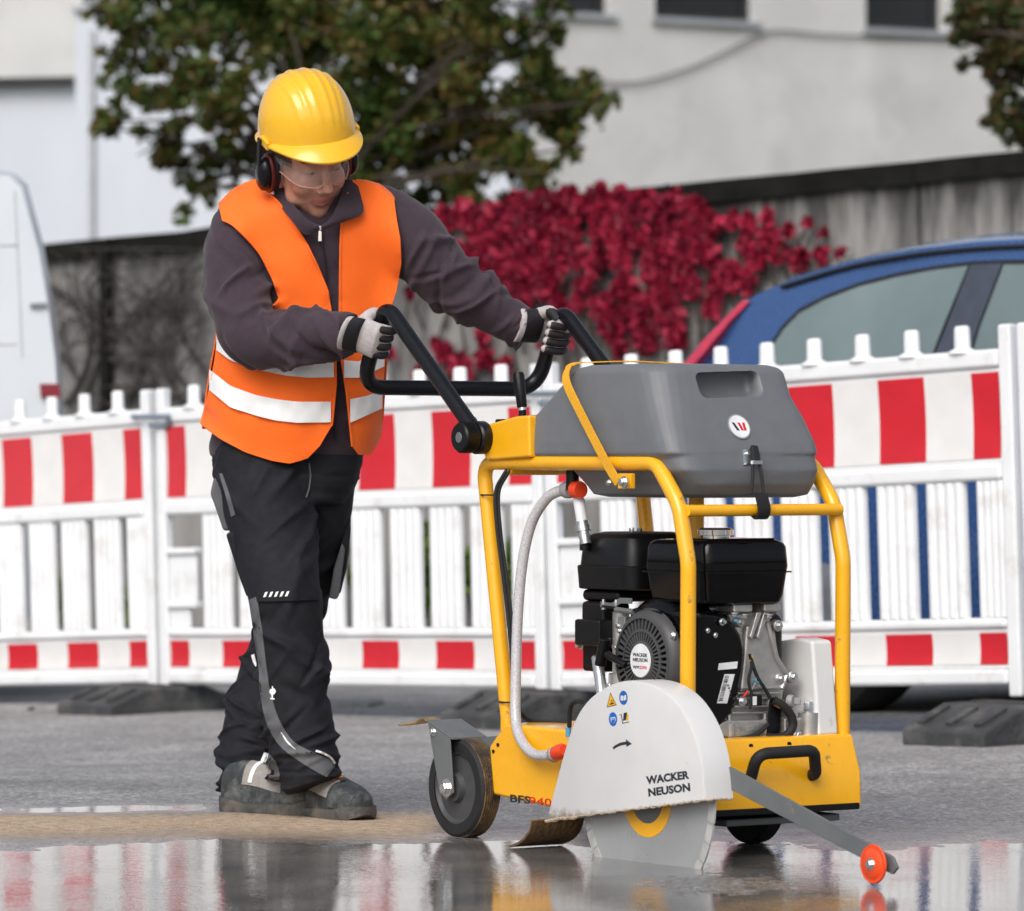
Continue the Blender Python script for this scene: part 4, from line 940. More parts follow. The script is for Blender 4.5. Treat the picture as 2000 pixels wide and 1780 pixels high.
# ---- rear wheels with fork and parking lever
def rear_wheel(v, lever):
    c = Vector((-.073, v, .108)); ty = MB()
    ty.lathe([(.079, .0), (.101, .0), (.107, .005), (.108, .012), (.108, .04), (.107, .047), (.101, .052), (.079, .052)], c, EV, 56, caps=False)
    w = empty('rear_wheel', (0, 0, 0)); w.parent = saw
    ty.build('tyre', M_rub, w)
    td = MB()
    for k in range(7):
        h = .0085+k*.0058; td.lathe([(.1075, h-.0026), (.1095, h-.0016), (.1095, h+.0016), (.1075, h+.0026)], c, EV, 56, caps=False)
    td.build('tread', M_tread, w)
    MB().lathe([(.03, -.006), (.032, .0), (.034, .006), (.07, .009), (.076, .002), (.0795, .002), (.0795, .05), (.03, .05)], c, EV, 48).build('disc', M_whl, w)
    f = MB(); t = [V(850, 1412, 0), V(893, 1442, 0), V(900, 1548, 0), V(886, 1562, 0), V(873, 1548, 0)]
    yo = v-.02
    f.slab([(p.x, yo, p.z) for p in t], (0, .004, 0)); f.slab([(p.x, v+.068, p.z) for p in t], (0, .004, 0))
    a, b_ = t[0], t[1]; f.slab([(a.x-.004, yo, a.z+.002), (b_.x+.01, yo, b_.z-.003), (b_.x+.01, v+.072, b_.z-.003), (a.x-.004, v+.072, a.z+.002)], (0, 0, .005))
    f.build('fork', M_steel, w, bevel=.0015)
    ar = MB(); ar.slab([(b_.x-.02, v+.05, b_.z-.004), (.12, v+.05, .235), (.12, v+.05, .19), (b_.x-.02, v+.05, b_.z-.04)], (0, .008, 0)); ar.build('swing_arm', M_steel, w)
    bolt((c.x, yo, c.z), -EV, .0125, .012, w, 'axle_nut', 1.6)
    bolt(V3((V(862, 1429, 0).x, yo, V(862, 1429, 0).z)), -EV, .0065, .008, w)
    if lever:
        l = MB(); p = [V(852, 1412, .02), V(838, 1402, .02), V(820, 1412, .02), V(790, 1416, .02)]
        l.ribbon([q for q in fillet(p, .01, 4)], .036, .004, EV); l.build('foot_lever', M_brass, w, bevel=.001)
rear_wheel(.0, True); rear_wheel(.44, False)
def front_wheel(u, v):
    w = empty('front_wheel'); w.parent = saw; c = Vector((u, v, .09))
    MB().lathe([(.06, 0), (.085, 0), (.09, .006), (.09, .04), (.085, .046), (.06, .046)], c, EV, 44).build('tyre', M_rub, w)
    MB().lathe([(.02, -.003), (.055, .004), (.0605, .0), (.0605, .046), (.02, .05)], c, EV, 36).build('disc', M_whl, w)
    MB().bx(u-.015, u+.015, v-.02, v-.012, .08, .2).build('bracket', M_steel, w)
front_wheel(.41, .42); front_wheel(.41, .07)

# ---- diamond blade and its flange
BC = Vector((.67, -.03, .136))
bl = MB(); prof = [(.03, -.0016), (.213, -.0016), (.225, -.0018), (.225, .0018), (.213, .0016), (.03, .0016)]
blade = bl.lathe(prof, BC, EV, 120, caps=True).build('saw_blade', M_blade, saw, smooth=30)
MB().lathe([(.056, -.0024), (.084, -.0024), (.084, -.0017), (.056, -.0017)], BC, EV, 64, caps=False).build('yellow_ring', M_yel, blade)
MB().lathe([(.0, -.012), (.03, -.012), (.052, -.006), (.056, -.0025), (.056, .0025), (.03, .02), (.0, .02)], BC, EV, 48).build('flange', M_steel, blade)
M_seg = mat('diamond_segment', (.52, .52, .51), .45, metal=.2, var=.2, scale=30)
for k in range(32):
    a0_, a1_ = 2*PI*(k+.06)/32, 2*PI*(k+.94)/32; ang_ = [a0_+(a1_-a0_)*j/4 for j in range(5)]
    if BC.z+.225*math.sin((a0_+a1_)/2) < -.06: continue
    pol = [(math.cos(q)*.2065, math.sin(q)*.2065) for q in ang_]+[(math.cos(q)*.2262, math.sin(q)*.2262) for q in ang_[::-1]]
    MB().prism(pol, BC-EV*.0024, EU, EW, EV*.0048).build('segment', M_seg, blade, smooth=None)
MB().cyl(BC, BC+EV*.2, .014, 16).build('arbor', M_steel, saw)
# ---- blade guard: half round white cover
vo, vi = -.066, .004
gp = [(1067, 1603), (1082, 1543), (1096, 1490), (1110, 1442), (1122, 1410), (1136, 1384), (1155, 1362), (1178, 1345), (1204, 1334), (1232, 1330), (1262, 1334), (1290, 1346), (1316, 1367), (1338, 1397), (1355, 1432), (1367, 1473), (1374, 1518), (1377, 1563)]
G = [V(x, y, vo) for x, y in gp]; G = [Vector(p) for p in catmull(G, 72)]
cent = Vector((.66, vo, .16))
def inset(p, d): return p+(cent-p).normalized()*d
rings = [[inset(p, .006) for p in G], [inset(p, .0018)+EV*.0018 for p in G], [p+EV*.006 for p in G], [p+EV*(vi-vo) for p in G]]
gm_ = MB(); gm_.grid([[Vector(q) for q in r] for r in rings]); o_n = len(G)
gm_.f.append(tuple(range(o_n)))
guard = gm_.build('blade_guard', M_grd, saw, smooth=40, solid=.002)
bk_g = MB(); bk_g.slab([p+EV*(vi-vo-.004) for p in G], (0, .002, 0)); bk_g.build('back_plate', M_wht, guard)
hb = MB(); hb.box((.67, .0, .16), (.16, .05, .1)); hb.build('blade_housing', M_steel, saw, bevel=.006)
# crust of slurry along the lower edge
rn = random.Random(4); g0_, g1_ = G[0], G[-1]; mu = MB()
path = [g0_.lerp(g1_, t)+Vector((0, -.001, -.0005)) for t in np.linspace(0.0, 1., 70)]
mu.tube([p+EW*rn.uniform(-.0015, .0015) for p in path], [.0015+.0022*max(0, fbm(i*.35, 2, 0)+.15)+.002*(i < 14) for i in range(70)], 7)
p2 = [g1_+Vector((0, .004, 0))+EV*(vi-vo-.006)*t for t in np.linspace(0, 1, 24)]
mu.tube([p+EW*rn.uniform(-.0015, .001) for p in p2], [.002+.002*max(0, fbm(i*.5, 7, 0)+.2) for i in range(24)], 7)
mu.build('slurry_crust', M_mudp, guard)
gex = Vector((math.cos(R(8)), 0, math.sin(R(8)))); gey = Vector((-math.sin(R(8)), 0, math.cos(R(8)))); gez = -EV
def GB(px, py, d=.0006): q = V(px, py, vo-d); return basis(q, gex, gey, gez)
lett = fit_text('lettering', 'WACKER', .146, .0172, GB(1304, 1519), M_ink, guard, off=.0052)
fit_text('lettering', 'NEUSON', .142, .0172, GB(1307, 1543), M_ink, guard, off=.0052)
# stickers: warning triangle, read-manual, wear-protection, operating pictogram, rotation arrow
def GQ(px, py, d): return V(px, py, vo-d)
s1 = MB(); s1.slab([GQ(1180, 1347, .0004), GQ(1228, 1338, .0004), GQ(1235, 1416, .0004), GQ(1187, 1429, .0004)], (0, -.0003, 0)); st1 = s1.build('warning_sticker', M_stick, guard, smooth=None)
s2 = MB(); s2.slab([GQ(1190, 1444, .0004), GQ(1238, 1434, .0004), GQ(1242, 1463, .0004), GQ(1194, 1474, .0004)], (0, -.0003, 0)); st2 = s2.build('arrow_sticker', M_stick, guard, smooth=None)
def disc(px, py, r, m, d, name, parent, sx=1.):
    q = GQ(px, py, d); return MB().lathe([(r, 0), (r, .0003)], q, -EV, 32).build(name, m, parent, smooth=None)
def gpoly(pts, m, d, name, parent): return MB().slab([GQ(x, y, d) for x, y in pts], (0, -.0003, 0)).build(name, m, parent, smooth=None)
Z8 = lambda cx, cy: (lambda x, y: (1060+x/4.563, 1310+y/4.563))
c8 = lambda pts: [(1060+x/4.563, 1310+y/4.563) for x, y in pts]
gpoly(c8([(604, 194), (660, 308), (571, 330)]), M_ink, .0008, 'warning_triangle', st1)
gpoly(c8([(605, 209), (652, 303), (578, 322)]), M_syel, .0012, 'triangle_field', st1)
disc(*c8([(618, 280)])[0], .0042, M_ink, .0016, 'pictogram', st1); disc(*c8([(618, 280)])[0], .0022, M_syel, .002, 'pictogram', st1)
gpoly(c8([(594, 296), (634, 288), (635, 297), (596, 305)]), M_ink, .0016, 'pictogram', st1)
disc(*c8([(720, 243)])[0], .0145, M_sblue, .0008, 'mandatory_sign', st1)
gpoly(c8([(696, 222), (717, 226), (717, 270), (694, 264)]), M_swht, .0012, 'book_page', st1); gpoly(c8([(722, 226), (742, 216), (746, 258), (722, 270)]), M_swht, .0012, 'book_page', st1)
disc(*c8([(627, 434)])[0], .0145, M_sblue, .0008, 'mandatory_sign', st1)
disc(*c8([(628, 432)])[0], .0082, M_swht, .0012, 'head_pictogram', st1); gpoly(c8([(604, 400), (628, 388), (652, 394), (652, 412), (604, 416)]), M_sblue, .0016, 'helmet_pictogram', st1)
gpoly(c8([(612, 440), (646, 434), (640, 462), (618, 468)]), M_sblue, .0016, 'mask_pictogram', st1)
for dx in (-9, 9): disc(*c8([(628+dx, 428)])[0], .0022, M_sblue, .0016, 'goggle_pictogram', st1)
gpoly(c8([(722, 378), (754, 372), (744, 440), (716, 450)]), M_ink, .0008, 'machine_pictogram', st1); gpoly(c8([(752, 380), (768, 400), (764, 440), (744, 456), (746, 420)]), M_syel, .0008, 'machine_pictogram', st1)
gpoly(c8([(684, 392), (704, 388), (716, 466), (770, 454), (771, 461), (710, 475), (698, 396), (686, 398)]), M_ink, .0009, 'machine_pictogram', st1)
arrow = [(624, 684), (650, 664), (690, 643), (744, 632), (742, 612), (796, 654), (744, 682), (746, 660), (700, 668), (660, 685), (632, 705)]
gpoly(c8(arrow), M_ink, .0008, 'rotation_arrow', st2)
# rubber splash flap behind the guard
fl = MB(); A = [V(1069, 1601, -.02), V(1062, 1625, -.02), V(1046, 1643, -.02), V(1024, 1652, -.02)]
rows = [[Vector((p[0], v, max(.004, p[2]))) for p in catmull(A, 14)] for v in np.linspace(-.06, .075, 8)]
fl.grid(rows); fl.build('splash_flap', M_mud, saw, solid=.005)
# ---- cutting guide: flat bar and orange pointer wheel
a0, a1 = V(1423, 1519, .0), V(1742, 1690, .035)
def barpt(t, dz): p = a0.lerp(a1, t); return p+EW*dz
gb = MB(); gb.slab([barpt(0, .022), barpt(1.0, .016), barpt(1.03, .0), barpt(1.0, -.018), barpt(0, -.022)], (0, .007, 0)); gbar = gb.build('guide_bar', M_steel, saw, bevel=.001)
wc = V(1706, 1688, .018); wc.z = max(wc.z, .037)
gw = MB().lathe([(.009, -.005), (.012, -.007), (.026, -.006), (.030, -.003), (.037, -.003), (.0385, 0), (.037, .003), (.03, .004), (.012, .006), (.009, .006)], wc, EV, 48).build('guide_wheel', M_orange, saw)
bolt(wc-EV*.006, -EV, .0085, .008, gw, 'guide_bolt', 1.4)
MB().cyl(wc, wc+EV*.034, .0045, 10).build('guide_axle', M_zinc, saw)
bolt(wc+EV*.012, EV, .0085, .007, gw, 'guide_nut', 1.4); bolt(wc+EV*.03+EU*.0, EV, .0085, .009, gw, 'guide_nut', 1.3)

# ---- engine
eng = empty('engine'); eng.parent = saw
def rbox(name, u0, u1, v0_, v1_, w0, w1, m, bev=.012, seg=4, top=1., bot=1., parent=None):
    cu_, cv_ = (u0+u1)/2, (v0_+v1_)/2; b = MB(); vs = []
    for w, k in ((w0, bot), (w1, top)):
        for u, v in ((u0, v0_), (u1, v0_), (u1, v1_), (u0, v1_)): vs.append((cu_+(u-cu_)*k, cv_+(v-cv_)*k, w))
    b.add(vs, [(0, 3, 2, 1), (4, 5, 6, 7), (0, 1, 5, 4), (1, 2, 6, 5), (2, 3, 7, 6), (3, 0, 4, 7)]); return b.build(name, m, parent or eng, bevel=bev, seg=seg, smooth=40)
fu0, fu1, fv0, fv1 = .462, .684, .108, .335
def rr_ring(u0, u1, v0_, v1_, r, w, ins, n=7):
    u0, u1, v0_, v1_ = u0+ins, u1-ins, v0_+ins, v1_-ins; r = max(.004, r-ins*.3); out = []
    for cu_, cv_, a0_ in ((u1-r, v1_-r, 0), (u0+r, v1_-r, 90), (u0+r, v0_+r, 180), (u1-r, v0_+r, 270)):
        out += [(cu_+r*math.cos(R(a0_+90*k/n)), cv_+r*math.sin(R(a0_+90*k/n)), w) for k in range(n+1)]
    return out
def rloft(name, u0, u1, v0_, v1_, r, lev, m, parent=None): return MB().loft([rr_ring(u0, u1, v0_, v1_, r, w, i) for w, i in lev]).build(name, m, parent or eng, smooth=28)
ft = rloft('fuel_tank', fu0, fu1, fv0, fv1, .024, [(.518, .034), (.520, .022), (.526, .013), (.54, .008), (.5875, .002), (.600, .0), (.640, .003), (.648, .007), (.653, .014), (.6555, .024)], M_gloss)
rloft('tank_seam', fu0, fu1, fv0, fv1, .026, [(.5865, -.001), (.5868, -.0075), (.5898, -.0075), (.590, -.001)], M_gloss, ft)
tp = MB(); tp.slab([(fu0+.07, fv0+.03, .6545), (fu1-.02, fv0+.03, .6545), (fu1-.02, fv1-.03, .6545), (fu0+.07, fv1-.03, .6545)], (0, 0, .004)); tp.build('tank_top_plate', M_gloss, ft, bevel=.003)
stk = MB(); stk.slab([(fu0+.02, fv0+.05, .6555), (fu0+.06, fv0+.05, .6555), (fu0+.06, fv0+.17, .6555), (fu0+.02, fv0+.17, .6555)], (0, 0, .0005)); stk.build('tank_sticker', M_syel, ft, smooth=None)
cpq = V(1411, 1046, .22); cc_ = Vector((.565, .225, .657))
cap = MB(); cap.lathe([(.03, 0), (.03, .006), (.036, .007), (.036, .018), (.032, .022), (.0, .022)], cc_, EW, 40); cap_o = cap.build('fuel_cap', M_chrome, ft, smooth=30)
cl = MB()
for k in range(20):
    a = 2*PI*k/20; cl.box(cc_+Vector((math.cos(a)*.036, math.sin(a)*.036, .0125)), (.004, .005, .011), Matrix.Rotation(a, 3, 'Z'))
cl.build('cap_grip', M_chrome, cap_o)
# air filter
au0, au1, av0, av1 = .222, .425, .108, .30
af = rloft('air_filter', au0, au1, av0, av1, .034, [(.597, 0), (.640, .004), (.655, .010), (.663, .020), (.668, .040)], M_blk)
rloft('filter_base', au0-.004, au1+.003, av0-.004, av1, .034, [(.546, .006), (.548, .002), (.594, -.001), (.5965, .001)], M_blk, af)
rbox('filter_duct', au0+.01, au1-.06, av0+.01, av1-.05, .52, .546, M_blk, .012, 3, parent=af)
for du in (.1, .125): MB().lathe([(.004, 0), (.006, .006), (.006, .012)], (au0+du, av0+.08, .664), (.2*(1 if du > .11 else -1), 0, 1), 10).build('wing_nut', M_zinc, af)
rbox('intake_duct', .235, .315, .115, .19, .455, .52, M_blk, .01, 3)
rbox('duct_lower', .232, .31, .12, .19, .37, .454, M_blk, .008, 3)
MB().box((.305, .105, .455), (.09, .05, .055)).build('control_box', M_blk, eng, bevel=.005)
bolt((.245, .11, .425), -EV, .006, .012, eng); bolt((.37, .118, .47), -EV, .005, .006, eng)
# carburettor pieces
cbm = MB(); cbm.cyl((.36, .13, .36), (.36, .13, .50), .018, 16); cbm.cyl((.345, .135, .43), (.40, .135, .43), .02, 16); cbm.box((.375, .13, .475), (.04, .03, .03)); cbm.cyl((.36, .13, .335), (.36, .13, .37), .026, 20)
cbm.build('carburettor', M_castal, eng, bevel=.002)
for (u, v, w, r) in ((.345, .108, .44, .007), (.375, .108, .425, .006), (.385, .11, .46, .007), (.36, .1, .345, .006)): bolt((u, v, w), -EV, r*.7, .005, eng, 'screw', 1.3)
lv = MB(); lv.ribbon([(.33, .10, .515), (.37, .10, .513), (.40, .10, .525), (.44, .10, .525)], .012, .003, EW); lv.build('throttle_lever', M_steel, eng)
MB().tube([(.35, .09, .512), (.45, .09, .507), (.55, .095, .505)], .003, 6).build('linkage_rod', M_blk, eng); MB().tube([(.4, .088, .506), (.46, .09, .503)], .006, 8).build('spring', M_steel, eng)
for u in (.34, .385): bolt((u, .1, .505), EW, .004, .02, eng, 'stud', 1.4)
# engine block, recoil starter
rbox('engine_block', .38, .63, .15, .36, .25, .50, mat('dark_engine_block', (.02, .02, .021), .5, metal=.3), .02)
rc = Vector((.503, .095, .403))
sh = MB().lathe([(.132, .10), (.134, .06), (.130, .045), (.118, .03), (.108, .028)], rc-EV*.0, EV, 64, caps=False); 
sh = MB().lathe([(.108, .012), (.120, .016), (.131, .028), (.135, .045), (.135, .10), (.10, .10)], rc, EV, 64).build('fan_housing', M_gloss, eng)
M_rec = mat('recoil_grille_plastic', (.06, .061, .063), .45, var=.1)
rec = MB().lathe([(.100, .012), (.108, .006), (.103, -.006), (.094, -.014), (.088, -.015)], rc, EV, 64, caps=False).build('recoil_rim', M_rec, eng, solid=.003)
MB().lathe([(.0, .004), (.10, .004), (.10, .012)], rc, EV, 48).build('recoil_backing', M_blk, eng)
def ring_bars(r0, r1, y0, y1, n, w, name):
    m = MB()
    for k in range(n):
        a = 2*PI*k/n; d = Vector((math.cos(a), 0, math.sin(a))); t = Vector((-math.sin(a), 0, math.cos(a)))
        A_, B_ = rc+d*r0+EV*y0, rc+d*r1+EV*y1
        m.add([A_-t*w/2, A_+t*w/2, B_+t*w*.8, B_-t*w*.8, A_-t*w/2+EV*.004, A_+t*w/2+EV*.004, B_+t*w*.8+EV*.004, B_-t*w*.8+EV*.004], [(0, 1, 2, 3), (7, 6, 5, 4), (0, 4, 5, 1), (1, 5, 6, 2), (2, 6, 7, 3), (3, 7, 4, 0)])
    return tag(m.build(name, M_rec, eng, smooth=None), kind='stuff')
ring_bars(.040, .062, -.017, -.0165, 40, .0032, 'grille'); ring_bars(.064, .090, -.0165, -.014, 40, .0042, 'grille'); ring_bars(.092, .107, -.0135, .006, 44, .006, 'grille')
for r0, r1 in ((.060, .066), (.088, .093)): MB().lathe([(r0, -.0175), (r1, -.0165), (r1, -.012), (r0, -.012)], rc, EV, 64, caps=False).build('grille_ring', M_rec, eng)
MB().lathe([(.0, -.019), (.036, -.019), (.0415, -.0165), (.042, -.01)], rc, EV, 48).build('grille_hub', M_rec, eng)
bd = MB().lathe([(.0, -.0205), (.0345, -.0205), (.0355, -.0188)], rc, EV, 48).build('engine_badge', M_swht, eng)
def RB(du, dw): return basis(rc+Vector((du, -.0209, dw)), EU, EW, -EV)
fit_text('lettering', 'WACKER', .050, .0075, RB(0, .012), M_ink, bd, off=.0012); fit_text('lettering', 'NEUSON', .050, .0075, RB(.001, .0015), M_ink, bd, off=.0012)
fit_text('lettering', 'WM', .022, .0065, RB(-.014, -.014), M_ink, bd); fit_text('lettering', '270', .024, .0065, RB(.011, -.014), M_inkr, bd, off=.001)
bolt(rc+Vector((.093, -.004, .055)), -EV, .006, .005, eng, 'screw')
# recoil pull handle
h0 = V(1175, 1270, .07); hh = MB(); q0, q1 = V(1182, 1248, .07), V(1172, 1300, .07)
hh.tube([q0, q1], .0135, 12, flat=.8); hh.tube([V(1185, 1278, .07), V(1222, 1300, .075)], [.009, .007], 10); hh.build('pull_handle', M_blk, eng, bevel=.003)
# black cooling shroud to the right of the front post
us = .655
sh_px = [(1362, 1192), (1405, 1196), (1432, 1212), (1450, 1238), (1458, 1268), (1454, 1310), (1446, 1352), (1432, 1395), (1408, 1425), (1392, 1440), (1345, 1440)]
SHP = [U(x, y, us) for x, y in sh_px]; SHP = [Vector((us, max(.1, p.y), p.z)) for p in SHP]
MB().slab(SHP, (-.24, 0, 0)).build('cooling_shroud', M_gloss, eng, bevel=.014, seg=4)
SHP2 = [p for p in SHP]; 
def shq(pts): return [U(x, y, us+.0008) for x, y in pts]
lab1 = MB().slab(shq([(1404, 1296), (1441, 1292), (1439, 1306), (1402, 1309)]), EU*.0004).build('type_label', M_swht, eng, smooth=None)
lab2 = MB().slab(shq([(1415, 1317), (1435, 1317), (1420, 1374), (1400, 1374)]), EU*.0004).build('barcode_label', M_swht, eng, smooth=None)
rn = random.Random(8); bar = MB(); y = 1320.
while y < 1370:
    t = (y-1317)/57.; x0 = 1417-15*t; hgt = rn.choice((.8, 1.2, 2.)); bar.slab([U(x0, y, us+.0014), U(x0+8, y, us+.0014), U(x0+8-.3*hgt, y+hgt, us+.0014), U(x0-.3*hgt, y+hgt, us+.0014)], EU*.0002); y += hgt+rn.choice((.8, 1.3, 1.8))
tag(bar.build('barcode', M_ink, lab2, smooth=None), kind='stuff')
fit_text('lettering', '35169', .03, .005, basis(U(1425, 1350, us+.0016), Vector((0, -.29, .957)).normalized(), Vector((0, -.957, -.29)), EU), M_ink, lab2)
for px, py in ((1382, 1232), (1397, 1241)): bolt(U(px, py, us+.001), EU, .004, .003, eng, 'screw', 1.4)
# crankcase, ribs, bosses
uc_ = .632
cz = [(1425, 1198), (1470, 1192), (1505, 1205), (1517, 1235), (1521, 1270), (1530, 1300), (1549, 1318), (1544, 1332), (1534, 1345), (1528, 1380), (1520, 1410), (1516, 1437), (1398, 1437), (1402, 1412), (1420, 1390), (1436, 1360), (1440, 1300)]
MB().slab([U(x, y, uc_) for x, y in cz], (-.22, 0, 0)).build('crankcase', M_castal, eng, bevel=.008, seg=3)
cvp = [(1452, 1222), (1498, 1215), (1510, 1250), (1516, 1285), (1536, 1318), (1524, 1345), (1440, 1352), (1446, 1300)]
MB().slab([U(x, y, uc_) for x, y in cvp], EU*.012).build('crankcase_cover', M_castal, eng, bevel=.006, seg=3)
for y, x0, x1 in ((1342, 1438, 1516), (1352, 1432, 1514), (1378, 1425, 1510), (1390, 1420, 1505), (1362, 1430, 1512)):
    MB().slab([U(x0, y, uc_), U(x1, y-1, uc_), U(x1, y+3, uc_), U(x0, y+4, uc_)], EU*.018).build('cooling_rib', M_castal, eng, bevel=.0015)
fm = MB(); fm.tube([U(1498, 1216, uc_+.012), U(1508, 1250, uc_+.014), U(1516, 1285, uc_+.014), U(1536, 1318, uc_+.012), U(1526, 1345, uc_+.012)], .006, 10); fm.build('case_flange', M_castal, eng)
for px, py, r in ((1512, 1222, .012), (1540, 1322, .013), (1515, 1325, .011), (1498, 1370, .010), (1437, 1216, .01)):
    q = U(px, py, uc_); MB().lathe([(r, 0), (r, .014), (r*.8, .017)], q, EU, 20).build('bolt_boss', M_castal, eng); bolt(q+EU*.017, EU, r*.5, .006, eng, washer=1.3)
for px in (1478, 1492):
    MB().slab([U(px-6, 1196, uc_+.012), U(px+4, 1196, uc_+.012), U(px-16, 1250, uc_+.012), U(px-20, 1244, uc_+.012)], EU*.012).build('tank_bracket', M_castal, eng, bevel=.002)
MB().bx(.60, .66, .20, .25, .505, .524).build('tank_mount', M_castal, eng, bevel=.004); MB().bx(.60, .66, .28, .325, .505, .524).build('tank_mount', M_castal, eng, bevel=.004)
for px, py in ((1434, 1197), (1454, 1200), (1502, 1200)): bolt(U(px, py, .665), -EW, .006, .008, eng, washer=1.5)
bolt(U(1410, 1215, .66), EU, .005, .01, eng); MB().box(U(1437, 1212, .668), (.006, .006, .006)).build('blue_cap', M_cyan, eng)
# engine feet and studs
for px, py in ((1424, 1415), (1494, 1410)):
    q = U(px, py, .645); MB().lathe([(.013, 0), (.013, .026)], (q.x, q.y, bt), EW, 16).build('spacer', M_castal, eng); bolt((q.x, q.y, bt+.026), EW, .008, .008, eng, 'foot_bolt'); MB().cyl((q.x, q.y, bt+.03), (q.x, q.y, bt+.046), .0045, 10).build('stud', M_zinc, eng)
fo = MB(); fo.slab([U(x, y, .655) for x, y in ((1392, 1440), (1400, 1418), (1420, 1408), (1500, 1406), (1512, 1440))], EU*-.05); fo.build('engine_foot', M_castal, eng, bevel=.004)
q = U(1452, 1424, .6562); fit_text('casting_mark', 'EX270.205', .062, .009, basis(q, EV, EW, EU), M_castal, eng)
# wiring
for pts, r, m in (([(1464, 1278), (1468, 1300), (1462, 1330), (1468, 1360), (1464, 1385)], .0035, M_rub), ([(1466, 1285), (1474, 1310), (1482, 1328), (1490, 1340), (1502, 1360), (1504, 1366)], .004, M_rub),
                  ([(1464, 1280), (1472, 1300), (1478, 1322), (1470, 1345), (1462, 1352)], .0012, M_lgrey), ([(1470, 1328), (1482, 1334)], .0022, M_cyan), ([(1461, 1350), (1452, 1362)], .0026, M_inkr), ([(1464, 1280), (1468, 1284), (1466, 1292)], .003, M_webs)):
    MB().tube(catmull([U(x, y, uc_+.028) for x, y in pts], 20), r, 7).build('wire', m, eng)
MB().box(U(1477, 1368, uc_+.025), (.016, .020, .022)).build('connector', M_blk, eng, bevel=.002); MB().box(U(1474, 1369, uc_+.034), (.001, .010, .018)).build('connector_label', M_swht, eng)
bolt(U(1450, 1370, uc_+.02), EU, .007, .008, eng, 'terminal_nut', 1.5)
# oil drain hose and its bracket, dipstick cap
MB().slab([U(x, y, .655) for x, y in ((1503, 1362), (1517, 1362), (1524, 1380), (1520, 1440), (1500, 1446), (1496, 1430), (1500, 1390))], EU*.004).build('hose_bracket', M_tubeb, eng, bevel=.001)
oh = [U(1512, 1368, .668), U(1528, 1378, .675), U(1545, 1398, .678), U(1548, 1420, .678), U(1535, 1437, .676), U(1515, 1442, .672), U(1498, 1440, .668)]
MB().tube(catmull(oh, 40), .0095, 12).build('drain_hose', M_rub, eng)
MB().lathe([(.0105, 0), (.0105, .014)], oh[0]+Vector((0, .004, -.002)), oh[1]-oh[0], 14).build('hose_clip', M_brass, eng)
MB().tube(catmull([U(1400, 1443, .66), U(1440, 1444, .662), U(1475, 1436, .664), U(1500, 1415, .665)], 24), .0055, 10).build('drain_cable', M_rub, eng)
dc = U(1540, 1370, .655); MB().lathe([(.0135, 0), (.0145, .006), (.012, .012)], dc, (.6, .3, 0), 18).build('dipstick_cap', M_lgrey, eng); MB().box(dc+Vector((.012, .012, 0)), (.02, .006, .014), Matrix.Rotation(R(25), 3, 'Z')).build('dipstick_wing', M_lgrey, eng, bevel=.002)
q = U(1579, 1420, .665); MB().lathe([(.022, 0), (.022, .045)], (q.x, q.y, bt), EW, 24).build('belt_tensioner', M_castal, eng); bolt((q.x, q.y, bt+.045), EW, .011, .022, eng, 'tensioner_bolt', 1.2); bolt(U(1557, 1437, .675), EU, .008, .008, eng)
MB().bx(.62, .665, .33, .40, bt, bt+.035).build('bearing_block', M_castal, eng, bevel=.004)
# white belt guard on the far side
bg_ = [V(1521, 1252, .40), V(1560, 1246, .40), V(1586, 1252, .40), V(1626, 1440, .40), V(1440, 1440, .40), V(1470, 1300, .40)]
MB().slab([(min(p.x, .69) if i != 3 else .69, .40, p.z) for i, p in enumerate(bg_)], (0, .055, 0)).build('belt_guard', M_wht, saw, bevel=.008, seg=3)
# exhaust pipe at the rear of the engine
MB().tube([V(1166, 1285, .12), V(1175, 1345, .10), V(1180, 1400, .09)], .0125, 16).build('exhaust_pipe', M_zinc, eng)
MB().bx(.30, .5, .33, .45, .40, .54).build('muffler', M_steel, eng, bevel=.02, seg=3)
# ================================================================== the worker
def interp(tab, x):
    xs = [a[0] for a in tab]
    if x <= xs[0]: return tab[0][1] if len(tab[0]) == 2 else tab[0][1:]
    for a, b in zip(tab, tab[1:]):
        if x <= b[0]:
            t = (x-a[0])/(b[0]-a[0])
            if len(a) == 2: return a[1]+(b[1]-a[1])*t
            return tuple(p+(q-p)*t for p, q in zip(a[1:], b[1:]))
    return tab[-1][1] if len(tab[-1]) == 2 else tab[-1][1:]
def folds(seed, n, amp, wt=.05, wa=1.2, skew=.12, t0=0., t1=1.):
    r = random.Random(seed); out = []
    for _ in range(n):
        out.append((r.uniform(t0, t1), r.uniform(0, 2*PI), wt*r.uniform(.45, 1.3), wa*r.uniform(.6, 1.3), r.choice((-1, 1))*skew*r.uniform(.3, 1.4), amp*r.uniform(.5, 1.2)*r.choice((1, 1, -.8))))
    def f(a, t):
        s = 0.
        for tk, ak, w1, w2, sk, am in out:
            d = (a-ak+PI) % (2*PI)-PI
            if abs(d) < 2.4*w2:
                e = (t-tk-sk*d)/w1
                if abs(e) < 2.6: s += am*math.exp(-e*e-(d/w2)**2)
        return s
    return f
